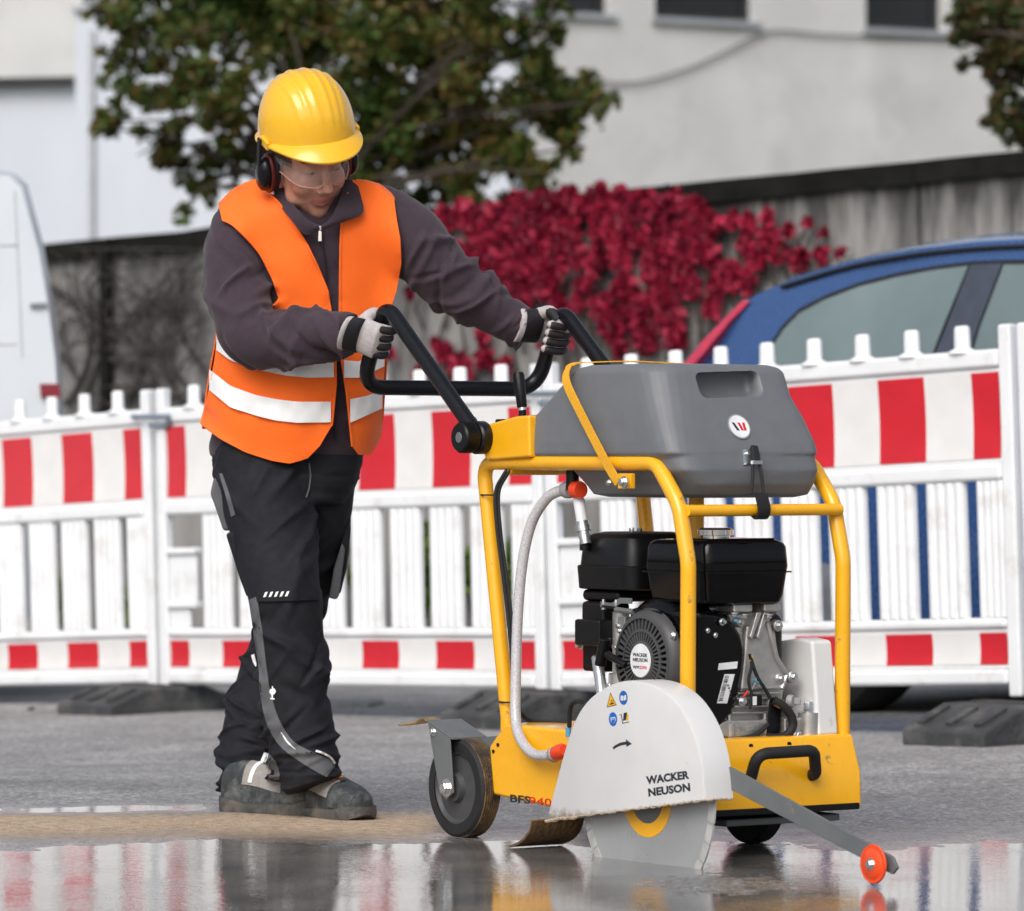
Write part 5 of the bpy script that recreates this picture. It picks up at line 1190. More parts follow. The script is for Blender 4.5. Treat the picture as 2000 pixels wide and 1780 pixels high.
def limb(mb, pts, rad, rings=110, n=44, fold=None, zs=1., endball=True):
    """tapered limb through (px, py, depth) points; rad in metres"""
    P = catmull([tuple(PX(*p)) for p in pts], rings); k = len(rad)-1; RR = []
    for i in range(rings+1):
        t = i/rings*k; j = min(int(t), k-1); u = t-j; u = u*u*(3-2*u); RR.append(rad[j]*(1-u)+rad[j+1]*u)
    x = None; out = []
    for i, p in enumerate(P):
        t = Vector(P[min(i+1, rings)]-P[max(i-1, 0)]).normalized()
        if x is None: x = (Vector((0, -1, 0))-t*Vector((0, -1, 0)).dot(t)).normalized()
        else: x = (x-t*x.dot(t)).normalized()
        y = t.cross(x); ring = []
        for q in range(n):
            a = 2*PI*q/n; r = RR[i]+(fold(a, i/rings) if fold else 0); ring.append(Vector(p)+x*math.cos(a)*r*zs+y*math.sin(a)*r)
        out.append(ring)
    mb.loft(out); 
    mb.ball(P[0], RR[0]*.97, 20, 12)
    if endball: mb.ball(P[-1], RR[-1]*.97, 20, 12)
    return out
def torso_loft(mb, T, n=64, p=2.4, fold=None, sub=8):
    rows = []; ys = np.linspace(T[0][0], T[-1][0], 90)
    for i, y in enumerate(ys):
        cx, hw, zc, hd = interp(T, y); ring = []
        for k in range(n):
            a = 2*PI*k/n; c, s = math.cos(a), math.sin(a); rr = (abs(c)**p+abs(s)**p)**(-1/p)
            dx, dz = rr*c*hw, -rr*s*hd; f = fold(a, i/89) if fold else 0
            P = PX(cx+dx, y, zc+dz); P += Vector((c, -s, 0))*f; ring.append(P)
        rows.append(ring)
    mb.loft(rows)
ZP = 10.62
man = empty('person', (PX(570, 1000, ZP).x, ZP, 0)); MO = man.location.copy()
tag(man, 'worker in yellow helmet and orange vest pushing the floor saw', 'person')
M_fleece = mat('plum_grey_fleece', (.045, .029, .041), .95, var=.1, scale=60, bump=.2, bscale=420, sheen=.12)
M_orange_v = mat('fluorescent_orange_fabric', (1., .155, .008), .75, var=.04, scale=10, bump=.12, bscale=260, sheen=.1)
M_retro = mat('silver_reflective_tape', (.88, .89, .9), .35, var=.05, scale=22, bump=.1, bscale=40)
M_trou = mat('black_work_cloth', (.014, .0145, .019), .75, var=.2, scale=40, bump=.2, bscale=500, spec=.25, dirt=(.03, .028, .027), dscale=12, dlo=.64, dhi=.88)
M_tgrey = mat('grey_stretch_panel', (.11, .115, .125), .85, var=.12, scale=30, bump=.2, bscale=400)
M_helm = mat('yellow_helmet_plastic', (.86, .47, .02), .26, var=.03, scale=14, coat=.45, dirt=(.4, .25, .05), dscale=30, dlo=.72, dhi=.8)
M_glove = mat('white_grey_leather', (.47, .44, .44), .75, var=.12, scale=60, bump=.25, bscale=260)
M_gblk = mat('black_synthetic_leather', (.012, .011, .014), .6, var=.2, scale=60, bump=.3, bscale=300)
M_shoe = mat('dusty_black_leather', (.035, .04, .043), .6, var=.3, scale=40, bump=.3, bscale=160, dirt=(.15, .155, .15), dscale=18, dlo=.48, dhi=.68)
M_shoeg = mat('grey_suede', (.30, .285, .27), .9, var=.12, scale=60, bump=.2, bscale=300)
M_sole = mat('muddy_rubber_sole', (.075, .072, .068), .7, var=.25, scale=30, bump=.3, bscale=90, dirt=(.17, .15, .12), dscale=16, dlo=.5, dhi=.7)
M_lace = mat('orange_lace', (.75, .2, .03), .8)

# ---- clothes: fleece jacket
T = [(366, 628, 58, 10.55, .058), (384, 620, 100, 10.555, .08), (402, 610, 148, 10.565, .098), (436, 604, 172, 10.58, .115), (500, 603, 176, 10.60, .127), (580, 600, 164, 10.62, .13), (660, 590, 158, 10.63, .13), (740, 580, 158, 10.64, .13), (820, 572, 156, 10.65, .13), (892, 562, 146, 10.66, .12)]
armR = [(480, 438, 10.56), (462, 500, 10.53), (466, 580, 10.49), (490, 652, 10.45), (552, 664, 10.42), (620, 656, 10.38), (676, 652, 10.355), (686, 652, 10.35)]
radR = [.075, .074, .071, .072, .063, .055, .050, .046]
armL = [(742, 424, 10.56), (798, 465, 10.55), (850, 520, 10.55), (893, 560, 10.56), (945, 593, 10.58), (990, 622, 10.595), (1022, 642, 10.60), (1030, 647, 10.60)]
radL = [.077, .081, .073, .065, .058, .051, .046, .042]
jm = MB(); torso_loft(jm, T, fold=folds(1, 30, .006))
limb(jm, armR, radR, 160, 60, fold=folds(12, 52, .015, .02, .8, .08, .14, .97), endball=False); limb(jm, armL, radL, 160, 60, fold=folds(33, 58, .016, .018, .75, .07, .2, .97), endball=False)
jme = fuse(jm, .0042, 2, .5); jackB = BVHTree.FromPolygons([v.co.copy() for v in jme.vertices], [tuple(p.vertices) for p in jme.polygons]); jme.transform(Matrix.Translation(-MO)); jacket = link('fleece_jacket', jme, M_fleece, man)
core = MB(); torso_loft(core, T); limb(core, armR[:3], radR[:3], 40); limb(core, armL[:3], radL[:3], 40); cme = fuse(core, .008, 6)
coreB = BVHTree.FromPolygons([v.co.copy() for v in cme.vertices], [tuple(p.vertices) for p in cme.polygons])
def cast(bvh, px, py, off):
    d = (PX(px, py, 1.)-CAMP).normalized(); h, nn, i, t = bvh.ray_cast(CAMP, d)
    return None if h is None else h-d*off
# sleeve cuffs
for (a, r, nm) in ((armR[-2], .054, 0), (armL[-2], .05, 1)):
    pass
# ---- high-visibility vest
TV = [(y, cx, hw+7+max(0, (y-600)/240*14), zc, hd+.013+max(0, (y-600)/240*.016)) for y, cx, hw, zc, hd in T]
def zf(x, y, back=False):
    cx, hw, zc, hd = interp(TV, min(y, 905)); d = min(1, abs((x-cx)/hw)); e = hd*(1-d**2.4)**(1/2.4); return zc+e if back else zc-e
def vestpoint(x, y, off=0.):
    zlim = zf(676, max(y, 420)) if x > 660 else 0
    w = sstep(640, 560, y); z = zf(x, y)
    if w > 0:
        h = cast(coreB, x, y, .016)
        if h is not None: z = z*(1-w)+min(h.y, z+.2)*w
        for dx, dy in ((0, 0), (8, 0), (-8, 0), (0, 9), (0, -9)):
            j = cast(jackB, x+dx, y+dy, .010)
            if j is not None and z-(.085 if x > 700 else .04) < j.y < z: z = j.y
    if x > 660 and y < 640: z = min(z, zlim+.03)
    z += .009*fbm(x*.016, y*.010, 4)+.005*fbm((x+y*.5)*.035, (y-x*.4)*.012, 9)+.0035*fbm((x-y*.6)*.06, y*.016, 15); return PX(x, y, z-off)
def panel(xo, xi, top, hem, ns=22, nt=80, Y0=356., Y1=850., off=0., t0=0., t1=1.):
    rows = []
    for i in range(nt+1):
        t = t0+(t1-t0)*i/nt; Y = Y0+(Y1-Y0)*t; row = []
        for k in range(ns+1):
            s = k/ns; x = interp(xo, Y)*(1-s)+interp(xi, Y)*s; y = Y+(1-t)**3*(interp(top, x)-Y0)+t**3*(interp(hem, x)-Y1); row.append(vestpoint(x, y, off))
        rows.append(row)
    A = np.array([[tuple(p) for p in r] for r in rows])
    for _ in range(10):
        B = A.copy(); B[1:-1, 1:-1, 1] = (A[:-2, 1:-1, 1]+A[2:, 1:-1, 1]+A[1:-1, :-2, 1]+A[1:-1, 2:, 1])/4; A = B
    return [[Vector(p) for p in r] for r in A]
xoR = [(356, 428), (400, 434), (430, 456), (460, 478), (500, 508), (540, 530), (580, 545), (605, 520), (640, 427), (700, 420), (760, 410), (850, 391)]
xiR = [(356, 505), (380, 525), (400, 545), (440, 575), (480, 600), (520, 620), (570, 640), (640, 650), (700, 655), (760, 656), (850, 648)]
topR = [(428, 404), (452, 380), (478, 362), (500, 352)]; hemR = [(391, 828), (430, 858), (480, 884), (530, 900), (565, 906), (600, 896), (628, 868), (646, 832)]
xiL = [(356, 684), (400, 676), (430, 668), (480, 665), (600, 664), (660, 664), (700, 668), (760, 678), (850, 688)]
xoL = [(356, 770), (380, 773), (400, 776), (440, 782), (500, 784), (560, 774), (590, 766), (640, 757), (700, 752), (760, 748), (850, 745)]
topL = [(684, 352), (715, 355), (740, 364), (765, 386), (775, 402)]; hemL = [(688, 872), (700, 888), (722, 890), (738, 866), (747, 845)]
vm = MB(); gR = panel(xoR, xiR, topR, hemR); gL = panel(xiL, xoL, topL, hemL, ns=14); vm.grid(gR); vm.grid(gL)
# back panel and the strip over each shoulder
rows = []
for i in range(61):
    Y = 372+(838-372)*i/60; cx, hw, zc, hd = interp(TV, Y); row = []
    wI = 1-.12*math.exp(-((Y-480)/80)**2)
    for k in range(33):
        s = -1+2*k/32; x = cx+s*hw*wI; row.append(PX(x, Y+(8 if i == 0 else 0)*s*s, zf(x, Y, True)+.006))
    rows.append(row)
vm.grid(rows)
def strap_over(row, xs):
    front = row; back = []
    for p in front:
        px, py = TOPX(p); back.append(PX(px, min(max(py, 374)+6, 420), zf(px, 400, True)+.012))
    mid = [(a+b)/2+Vector((0, 0, .012)) for a, b in zip(front, back)]; q1 = [a*.75+b*.25+Vector((0, 0, .010)) for a, b in zip(front, back)]
    vm.grid([front, q1, mid, back])
strap_over(gR[0], None); strap_over(gL[0], None)
vest = vm.build('safety_vest', M_orange_v, man, smooth=180, off=MO, solid=.003)
def strip(xo, xi, band, name, ns=30, off=.0035, m=None):
    """band: (x, y_top, y_bottom) across the panel"""
    rows = []
    for j in range(5):
        row = []
        for k in range(ns+1):
            x = xo+(xi-xo)*k/ns; a, b = interp(band, x); row.append(vestpoint(x, a+(b-a)*j/4, off+.0035))
        rows.append(row)
    return MB().grid(rows).build(name, m or M_retro, vest, smooth=180, off=MO, solid=.0012)
strip(423, 652, [(423, 652, 684), (450, 676, 704), (500, 694, 722), (560, 704, 734), (600, 708, 738), (652, 709, 737)], 'reflective_strip')
strip(409, 646, [(409, 722, 762), (450, 754, 796), (500, 772, 812), (540, 780, 822), (580, 785, 826), (646, 785, 825)], 'reflective_strip')
strip(672, 750, [(672, 704, 738), (700, 706, 738), (750, 690, 716)], 'reflective_strip', 14); strip(684, 746, [(684, 780, 826), (715, 774, 812), (746, 764, 798)], 'reflective_strip', 14)
# hem binding along the front edges
for g in ([r[-1] for r in gR], [r[0] for r in gL]): MB().tube([p-Vector((0, .002, 0)) for p in g[4:]], .0028, 6).build('edge_binding', M_orange_v, vest, off=MO)
# zip, collar
zp = [PX(x, y, 10.) for x, y in ()]
zl = []
for i in range(40):
    y = 450+i*10.5; x = 626+(i/39)*26+4*math.sin(i*.2); h = cast(coreB, x, min(y, 880), .006); zl.append(h if h else PX(x, y, 10.5))
zo = MB().tube(zl, .004, 6, flat=.6).build('zip', mat('dark_zip', (.03, .025, .03), .5), jacket, off=MO)
zq = cast(coreB, 625, 462, .012); MB().box(zq, (.009, .004, .024)).build('zip_pull', M_chrome, jacket, off=MO, bevel=.0015); MB().box(zq+Vector((.0, 0, .018)), (.006, .005, .012)).build('zip_slider', M_zinc, jacket, off=MO, bevel=.001)
def poly_collar():
    NC = PX(618, 400, 10.545); rows_o = []; K = 30
    for k in range(K+1):
        a = R(-118)+R(236)*k/K; sx = math.sin(a); fr = max(0, -math.cos(a))
        rows_o.append([NC+q for q in (Vector((sx*.070, math.cos(a)*.068, -.03)), Vector((sx*.076, math.cos(a)*.074, .03-.02*fr)), Vector((sx*.09, math.cos(a)*.088, .022-.02*fr)), Vector((sx*.098, math.cos(a)*.098, -.03-.02*fr)))])
    return MB().grid(rows_o).build('collar', M_fleece, jacket, smooth=60, off=MO, solid=.004)
poly_collar()
def flap(outer, inner, z0):
    A_ = catmull([(x, y, 0) for x, y in outer], 24); B_ = catmull([(x, y, 0) for x, y in inner], 24); g = []
    for i, (a, b_) in enumerate(zip(A_, B_)):
        row = []
        for k in range(9):
            s_ = k/8; x, y = a[0]+(b_[0]-a[0])*s_, a[1]+(b_[1]-a[1])*s_; h = cast(coreB, x, max(y, 392), .036+.008*s_); z = h.y if h else 10.50
            w = sstep(0, .55, i/24); row.append(PX(x, y, z0*(1-w)+z*w-.006*math.sin(PI*s_)))
        g.append(row)
    A = np.array([[tuple(p) for p in r] for r in g])
    for _ in range(6): A[1:-1, 1:-1] = (A[:-2, 1:-1]+A[2:, 1:-1]+A[1:-1, :-2]+A[1:-1, 2:])/4
    MB().grid([[Vector(p) for p in r] for r in A]).build('collar_flap', M_fleece, jacket, smooth=60, off=MO, solid=.005)
flap([(534, 372), (548, 402), (572, 432), (598, 458), (624, 446)], [(556, 366), (568, 392), (588, 416), (606, 432), (622, 440)], 10.49)
flap([(694, 350), (704, 384), (708, 416), (676, 430), (632, 447)], [(672, 352), (666, 384), (654, 412), (640, 432), (628, 441)], 10.49)
# ---- trousers
legF = [(512, 880, 10.64), (522, 980, 10.60), (540, 1080, 10.55), (556, 1165, 10.50), (566, 1250, 10.50), (574, 1340, 10.50), (584, 1420, 10.50), (596, 1478, 10.49), (605, 1512, 10.48), (612, 1536, 10.475)]
rF = [.112, .104, .093, .083, .078, .079, .080, .077, .071, .066]
legB = [(618, 880, 10.68), (614, 980, 10.70), (598, 1080, 10.74), (572, 1180, 10.79), (540, 1290, 10.81), (505, 1400, 10.80), (490, 1470, 10.78), (492, 1545, 10.76)]
rB = [.098, .090, .082, .074, .071, .077, .072, .066]
tm_ = MB(); torso_loft(tm_, [(858, 566, 148, 10.66, .118), (900, 562, 146, 10.66, .12), (940, 560, 138, 10.665, .12), (985, 562, 110, 10.67, .11)], fold=folds(5, 14, .006))
limb(tm_, legF, rF, 190, 60, fold=(lambda f1, f2: lambda a, t: f1(a, t)+f2(a, t))(folds(71, 46, .011, .014, .55, .10, .05, .6), folds(711, 56, .014, .012, .7, .06, .5, .99)), endball=False); limb(tm_, legB, rB, 190, 60, fold=(lambda f1, f2: lambda a, t: f1(a, t)+f2(a, t))(folds(72, 46, .010, .014, .55, .10, .05, .6), folds(721, 56, .014, .012, .7, .06, .5, .99)), endball=False)
tme = fuse(tm_, .0042, 1, .5); trB = BVHTree.FromPolygons([v.co.copy() for v in tme.vertices], [tuple(p.vertices) for p in tme.polygons])
tme.transform(Matrix.Translation(-MO)); trousers = link('work_trousers', tme, M_trou, man)
def drape(bvh, left, right, name, m, parent, n=6, rows=None, off=.0025, solid=.0015):
    L_ = catmull([(a, b, 0) for a, b in left], rows or 8*len(left)); R_ = catmull([(a, b, 0) for a, b in right], rows or 8*len(left)); g = []; lastz = None
    for a, b in zip(L_, R_):
        row = []
        for k in range(n+1):
            x, y = a[0]+(b[0]-a[0])*k/n, a[1]+(b[1]-a[1])*k/n; h = cast(bvh, x, y, off)
            if h is None: h = PX(x, y, lastz or ZP)
            lastz = h.y; row.append(h)
        g.append(row)
    return MB().grid(g).build(name, m, parent, smooth=180, off=MO, solid=solid)
drape(trB, [(486, 1172), (496, 1240), (505, 1300), (508, 1350), (520, 1410), (545, 1455), (580, 1484), (615, 1506), (638, 1518)], [(502, 1165), (513, 1240), (520, 1300), (528, 1350), (545, 1405), (572, 1447), (608, 1468), (640, 1482), (655, 1496)], 'side_stripe', M_tgrey, trousers)
drape(trB, [(548, 1430), (560, 1450), (575, 1463)], [(551, 1432), (564, 1450), (578, 1464)], 'reflective_piping', M_retro, trousers, 1, off=.004); drape(trB, [(616, 1468), (632, 1474), (645, 1482), (652, 1492)], [(618, 1465), (635, 1471), (649, 1480), (656, 1491)], 'reflective_piping', M_retro, trousers, 1, off=.004)
drape(trB, [(516, 1470), (508, 1490), (498, 1530)], [(524, 1472), (518, 1496), (510, 1530)], 'reflective_piping', M_retro, trousers, 2, off=.004); drape(trB, [(526, 1474), (520, 1500), (512, 1530)], [(540, 1490), (545, 1508), (546, 1522)], 'side_stripe', M_tgrey, trousers, 3)
drape(trB, [(491, 1280), (494, 1292), (499, 1302)], [(496, 1278), (500, 1292), (501, 1301)], 'reflective_piping', M_retro, trousers, 1, off=.004)
# knee pad pocket with five slanted marks, small bird badge
kp = drape(trB, [(494, 1138), (497, 1150), (503, 1176)], [(617, 1118), (619, 1140), (621, 1172)], 'knee_flap', M_trou, trousers, 16, 10, off=.006, solid=.003)
for i in range(5):
    x = 515+i*10.6; drape(trB, [(x+3, 1157-.3*i), (x-1, 1167-.4*i)], [(x+8, 1156-.3*i), (x+4, 1166-.4*i)], 'knee_mark', M_retro, kp, 1, 2, off=.0095, solid=.0006)
for pts in ([[(528, 1346), (526, 1352), (530, 1357)], [(536, 1345), (539, 1351), (535, 1357)]], [[(531, 1340), (531, 1346)], [(533, 1341), (534, 1346)]], [[(530, 1357), (531, 1364)], [(533, 1357), (533, 1364)]], [[(528, 1363), (528, 1366)], [(536, 1364), (536, 1367)]]):
    drape(trB, pts[0], pts[1], 'bird_badge', M_retro, trousers, 1, 4, off=.004, solid=.0005)
# pockets hanging from the hips
def pocket(name, pts, z, th, m, side):
    P = [PX(x, y, z) for x, y in pts]; return MB().slab(P, (0, th, 0)).build(name, m, trousers, off=MO, bevel=.008, seg=3)
pocket('hip_pocket', [(418, 930), (430, 925), (446, 985), (460, 1035), (436, 1038), (418, 985), (410, 965)], 10.58, .06, M_tgrey, 0)
pocket('thigh_pocket', [(440, 1042), (462, 1036), (484, 1090), (492, 1150), (482, 1168), (468, 1130)], 10.53, .07, M_trou, 0)
pocket('hip_pocket', [(676, 1010), (684, 1005), (684, 1040), (676, 1110), (664, 1160), (652, 1166), (660, 1090)], 10.68, .05, M_trou, 0)
pocket('tool_flap', [(668, 1060), (674, 1075), (662, 1165), (656, 1172), (642, 1168), (652, 1110)], 10.665, .012, M_tgrey, 0)
drape(trB, [(428, 925), (440, 965), (452, 1010)], [(434, 925), (447, 962), (459, 1006)], 'side_stripe', M_tgrey, trousers, 2)
fly = [cast(trB, x, y, .003) for x, y in ((604, 905), (607, 930), (604, 955), (598, 972))]; MB().tube([f for f in fly if f], .0018, 5).build('fly_seam', M_tgrey, trousers, off=MO)

# ---- shoes
def shoe(heel, ang, name_hint, L=.30):
    d = Vector((math.cos(ang), math.sin(ang), 0)); s = Vector((-d.y, d.x, 0)); root = empty('work_shoe', heel-MO); root.parent = man
    def q(x, y, z): return d*x+s*y+Vector((0, 0, z))
    prof = [(0., .014, .070), (.006, .024, .080), (.02, .034, .094), (.06, .036, .104), (.10, .037, .103), (.14, .041, .096), (.18, .047, .083), (.22, .051, .072), (.25, .049, .064), (.275, .042, .054), (.291, .029, .043), (.298, .017, .033)]
    rings = []
    for i in range(41):
        x = .298*i/40; w, h = interp(prof, x); rings.append([q(x*L/.3, math.copysign(abs(math.cos(a))**.75, math.cos(a))*w, .018+h*max(0, math.sin(a))**.62*(1 if math.sin(a) > 0 else 0)) for a in [PI*k/18 for k in range(19)]]+[q(x*L/.3, w*.9*c, .016) for c in (-.9, 0, .9)])
    MB().loft(rings).build('upper', M_shoe, root, smooth=60)
    def outline(o, z0f):
        top = []; 
        for i in range(31):
            x = -.006+.312*i/30; w = interp(prof, max(0, min(.298, x)))[0]+.006+o
            if i in (0, 30): w *= .45
            top.append((x, w))
        return top
    so = outline(0, 0); n = 31; zt = lambda x: .028+.010*math.exp(-((x-.29)/.03)**2)+.010*math.exp(-((x-.0)/.05)**2)-.004*math.exp(-((x-.11)/.04)**2)
    zb = lambda x: .006*math.exp(-((x-.115)/.025)**2)+.014*max(0, (x-.25)/.05)**2
    r_top = [q(x*L/.3, w, zt(x)) for x, w in so]+[q(x*L/.3, -w, zt(x)) for x, w in so[::-1]]
    r_mid = [q(x*L/.3, w*1.05, .5*(zt(x)+zb(x))) for x, w in so]+[q(x*L/.3, -w*1.05, .5*(zt(x)+zb(x))) for x, w in so[::-1]]
    r_bot = [q(x*L/.3, w*.96, zb(x)) for x, w in so]+[q(x*L/.3, -w*.96, zb(x)) for x, w in so[::-1]]
    MB().loft([r_bot, r_mid, r_top]).build('sole', M_sole, root, smooth=50)
    # toe cap, grey quarter, reflective flash, laces, on the side that faces the camera
    sg = -1 if s.y > 0 else 1
    def surf(x, t, o): # t 0 = side bottom, 1 = centre top
        w, h = interp(prof, x); a = t*PI/2; c, sn = math.cos(a), math.sin(a); return q(x*L/.3, sg*(abs(c)**.75*w+o*c), .018+h*sn**.62+o*sn)
    def patch(name, m, x0, x1, t0, t1, o=.0025, sk=0.):
        rows = [[surf(x0+(x1-x0)*i/10+sk*(t0+(t1-t0)*j/8), t0+(t1-t0)*j/8, o) for i in range(11)] for j in range(9)]
        return MB().grid(rows).build(name, m, root, smooth=180, solid=.002)
    patch('quarter_panel', M_shoeg, .082, .212, .20, .92, .0015, .01)
    patch('reflective_flash', M_retro, .100, .112, .24, .9, .004, .02)
    patch('toe_guard', M_shoe, .222, .288, .05, .62, .0018); patch('tongue', M_shoe, .13, .225, .86, 1., .004)
    for x in (.155, .178, .199): patch('lace', M_lace, x, x+.012, .72, 1., .006)
    return root
hF = GP(574, 1592, .001); shoe(hF, math.atan2(-.80, .60), 'f', .285); hB = GP(440, 1585, .002); shoe(hB, math.atan2(-.6, .8), 'b', .29)

# ---- head
H0 = PX(603, 312, 10.47)
HR = (Matrix.Rotation(R(23), 3, 'Z') @ Matrix.Rotation(R(-11), 3, 'Y') @ Matrix.Rotation(R(31), 3, 'X'))
def hp_(x, y, z): return H0+HR @ Vector((x, y, z))
bm2 = MB()
def hb(c, r, n=28, m=18): bm2.ball(hp_(*c), r, n, m, HR)
hb((0, .012, .035), (.077, .097, .092)); hb((0, -.018, -.030), (.066, .073, .085)); hb((0, -.036, -.078), (.046, .048, .040)); hb((0, -.066, -.096), (.024, .021, .021))
for s in (-1, 1):
    hb((s*.034, -.052, -.024), (.032, .036, .038)); hb((s*.030, -.074, .045), (.030, .017, .012)); hb((s*.077, .012, -.005), (.009, .019, .032)); hb((s*.042, -.030, -.068), (.026, .034, .026))
NK = PX(614, 440, 10.56)
bm2.tube(catmull([hp_(0, .015, -.02), hp_(0, .02, -.08), NK, NK-Vector((0, -.01, .12))], 20), .058, 20)
hbase = fuse(bm2, .0040, 22, .5)
bm2 = MB(); bm2.v = [tuple(v.co) for v in hbase.vertices]; bm2.f = [tuple(p.vertices) for p in hbase.polygons]
for s in (-1, 1):
    hb((s*.0115, -.096, -.029), (.0092, .011, .0082)); hb((s*.031, -.0735, .019), (.0165, .0115, .0115))
bm2.tube([hp_(0, -.078, .042), hp_(0, -.092, .020), hp_(0, -.104, -.003), hp_(0, -.1125, -.021), hp_(0, -.102, -.031)], [.0085, .0085, .0105, .0132, .009], 16)
bm2.tube([hp_(-.030, -.069, -.0615), hp_(-.014, -.0825, -.0588), hp_(0, -.0870, -.0578), hp_(.014, -.0825, -.0588), hp_(.030, -.069, -.0615)], [.003, .0056, .0062, .0056, .003], 12)
bm2.tube([hp_(-.028, -.070, -.064), hp_(-.013, -.0815, -.0698), hp_(0, -.0850, -.0708), hp_(.013, -.0815, -.0698), hp_(.028, -.070, -.064)], [.003, .0060, .0070, .0060, .003], 12)
TI = [(y, cx, hw*.86, zc, hd*.82) for y, cx, hw, zc, hd in T]; torso_loft(bm2, TI[1:])
limb(bm2, armR, [r-.028 if r > .06 else r-.024 for r in radR], 50, 24); limb(bm2, armL, [r-.030 if r > .06 else r-.022 for r in radL], 50, 24)
limb(bm2, legF[:-2], [r-.024 for r in rF[:-2]], 60, 24, endball=False); limb(bm2, legB[:-1], [r-.024 for r in rB[:-1]], 60, 24, endball=False)
bm2.ball(PX(565, 900, 10.665), (.125, .095, .11), 24, 14)
bme = fuse(bm2, .0034, 3, .5)
# lips, brows and stubble: colour that belongs to the skin
inv = HR.inverted(); lipv = []; brow = []
for v in bme.vertices:
    q = inv @ (v.co-H0); l = 0.; bw = 0.
    if q.y < -.06 and abs(q.x) < .034:
        e = ((q.x)/.0300)**2+((q.z+.0645)/.0120)**2; l = sstep(1.25, .7, e)
    if q.y < -.055 and .010 < abs(q.x) < .056:
        zc_ = .047-.10*(abs(q.x)-.03)**2/.03; bw = sstep(.007, .003, abs(q.z-zc_))
    if q.y > -.045 and q.z > .01 or q.y > .02 and q.z > -.06: bw = 1.
    lipv.append(l); brow.append(bw)
for nm, dat in (('lip', lipv), ('hair', brow)):
    at = bme.attributes.new(nm, 'FLOAT', 'POINT'); at.data.foreach_set('value', dat)
def skin_mat():
    m = bpy.data.materials.new('skin'); m.use_nodes = True; nt = m.node_tree; p = nt.nodes['Principled BSDF']; L = nt.links.new
    tc = node(nt, 'ShaderNodeTexCoord'); n = node(nt, 'ShaderNodeTexNoise', Scale=26., Detail=5.); L(tc.outputs['Object'], n.inputs['Vector'])
    cr = node(nt, 'ShaderNodeValToRGB'); e = cr.color_ramp.elements; e[0].position = .32; e[0].color = (.40, .18, .12, 1); e[1].position = .68; e[1].color = (.60, .33, .24, 1); L(n.outputs[0], cr.inputs[0])
    out = cr.outputs[0]
    for nm, col, k in (('lip', (.40, .115, .105, 1), .8), ('hair', (.05, .03, .02, 1), .85)):
        a = node(nt, 'ShaderNodeAttribute', attribute_name=nm); mu = node(nt, 'ShaderNodeMath', operation='MULTIPLY'); L(a.outputs['Fac'], mu.inputs[0]); mu.inputs[1].default_value = k
        mx = node(nt, 'ShaderNodeMix', data_type='RGBA'); L(mu.outputs[0], mx.inputs[0]); L(out, mx.inputs[6]); mx.inputs[7].default_value = col; out = mx.outputs[2]
    L(out, p.inputs['Base Color']); p.inputs['Roughness'].default_value = .48; p.inputs['Subsurface Weight'].default_value = .12; p.inputs['Subsurface Radius'].default_value = (.01, .004, .002)
    b = node(nt, 'ShaderNodeBump', Strength=.12, Distance=.003); n2 = node(nt, 'ShaderNodeTexNoise', Scale=380., Detail=3.); L(tc.outputs['Object'], n2.inputs['Vector']); L(n2.outputs[0], b.inputs['Height']); L(b.outputs[0], p.inputs['Normal'])
    return m
bme.transform(Matrix.Translation(-MO)); body = link('body', bme, skin_mat(), man)
M_eye = mat('eye_white', (.33, .27, .24), .3); M_iris = mat('dark_iris', (.03, .02, .015), .15)
for s in (-1, 1):
    e = MB().ball(hp_(s*.031, -.0752, .0145), (.0120, .0100, .0046), 18, 12, HR).build('eye', M_eye, man, smooth=180, off=MO); MB().ball(hp_(s*.031+.003, -.0812, .0130), (.0056, .005, .0038), 14, 10, HR).build('iris', M_iris, e, smooth=180, off=MO)
# ---- helmet
def helm_pt(t, a):
    """t 0 crown .. 1 rim, a angle with 0 = front"""
    th = t*PI/2; sx, sy = .108, .128
    r = math.sin(th)**.86; z = math.cos(th)**.92*.146
    x, y = sx*r*math.sin(a), -sy*r*math.cos(a)
    rib = 0.
    for xi in (-.062, -.040, -.016, .016, .040, .062): rib += math.exp(-((x-xi*(1-.2*t))/.0045)**2)
    fade = sstep(1., .74, t)*sstep(-.01, .06, z)
    n = Vector((x/sx**2, y/sy**2, z/.15**2+1e-6)).normalized(); P = Vector((x, y, z))+n*.0024*rib*fade
    return Matrix.Rotation(R(-17), 3, 'X') @ P+Vector((0, .014, .061))
hm = MB(); NA = 120; rings = []
for i in range(46):
    t = .012+.988*i/45; rings.append([H0+HR @ helm_pt(t, 2*PI*k/NA) for k in range(NA)])
def brim(a, w):
    P = helm_pt(1., a); c = math.cos(a); out = .007+.038*max(0, c)**2.2+.010*max(0, -c)**3; dn = .004+.020*max(0, c)**2.5
    d = Vector((math.sin(a)*.9, -math.cos(a), 0)); return H0+HR @ (P+d*out*w+Vector((0, 0, -dn*w**1.4)))
for w in (.15, .4, .7, .95, 1.): rings.append([brim(2*PI*k/NA, w) for k in range(NA)])
rings.append([brim(2*PI*k/NA, 1.)+HR @ Vector((0, 0, -.004)) for k in range(NA)]); rings.append([brim(2*PI*k/NA, .1)+HR @ Vector((0, 0, -.004)) for k in range(NA)])
hm.loft(rings); helmet = hm.build('safety_helmet', M_helm, man, smooth=50, off=MO)
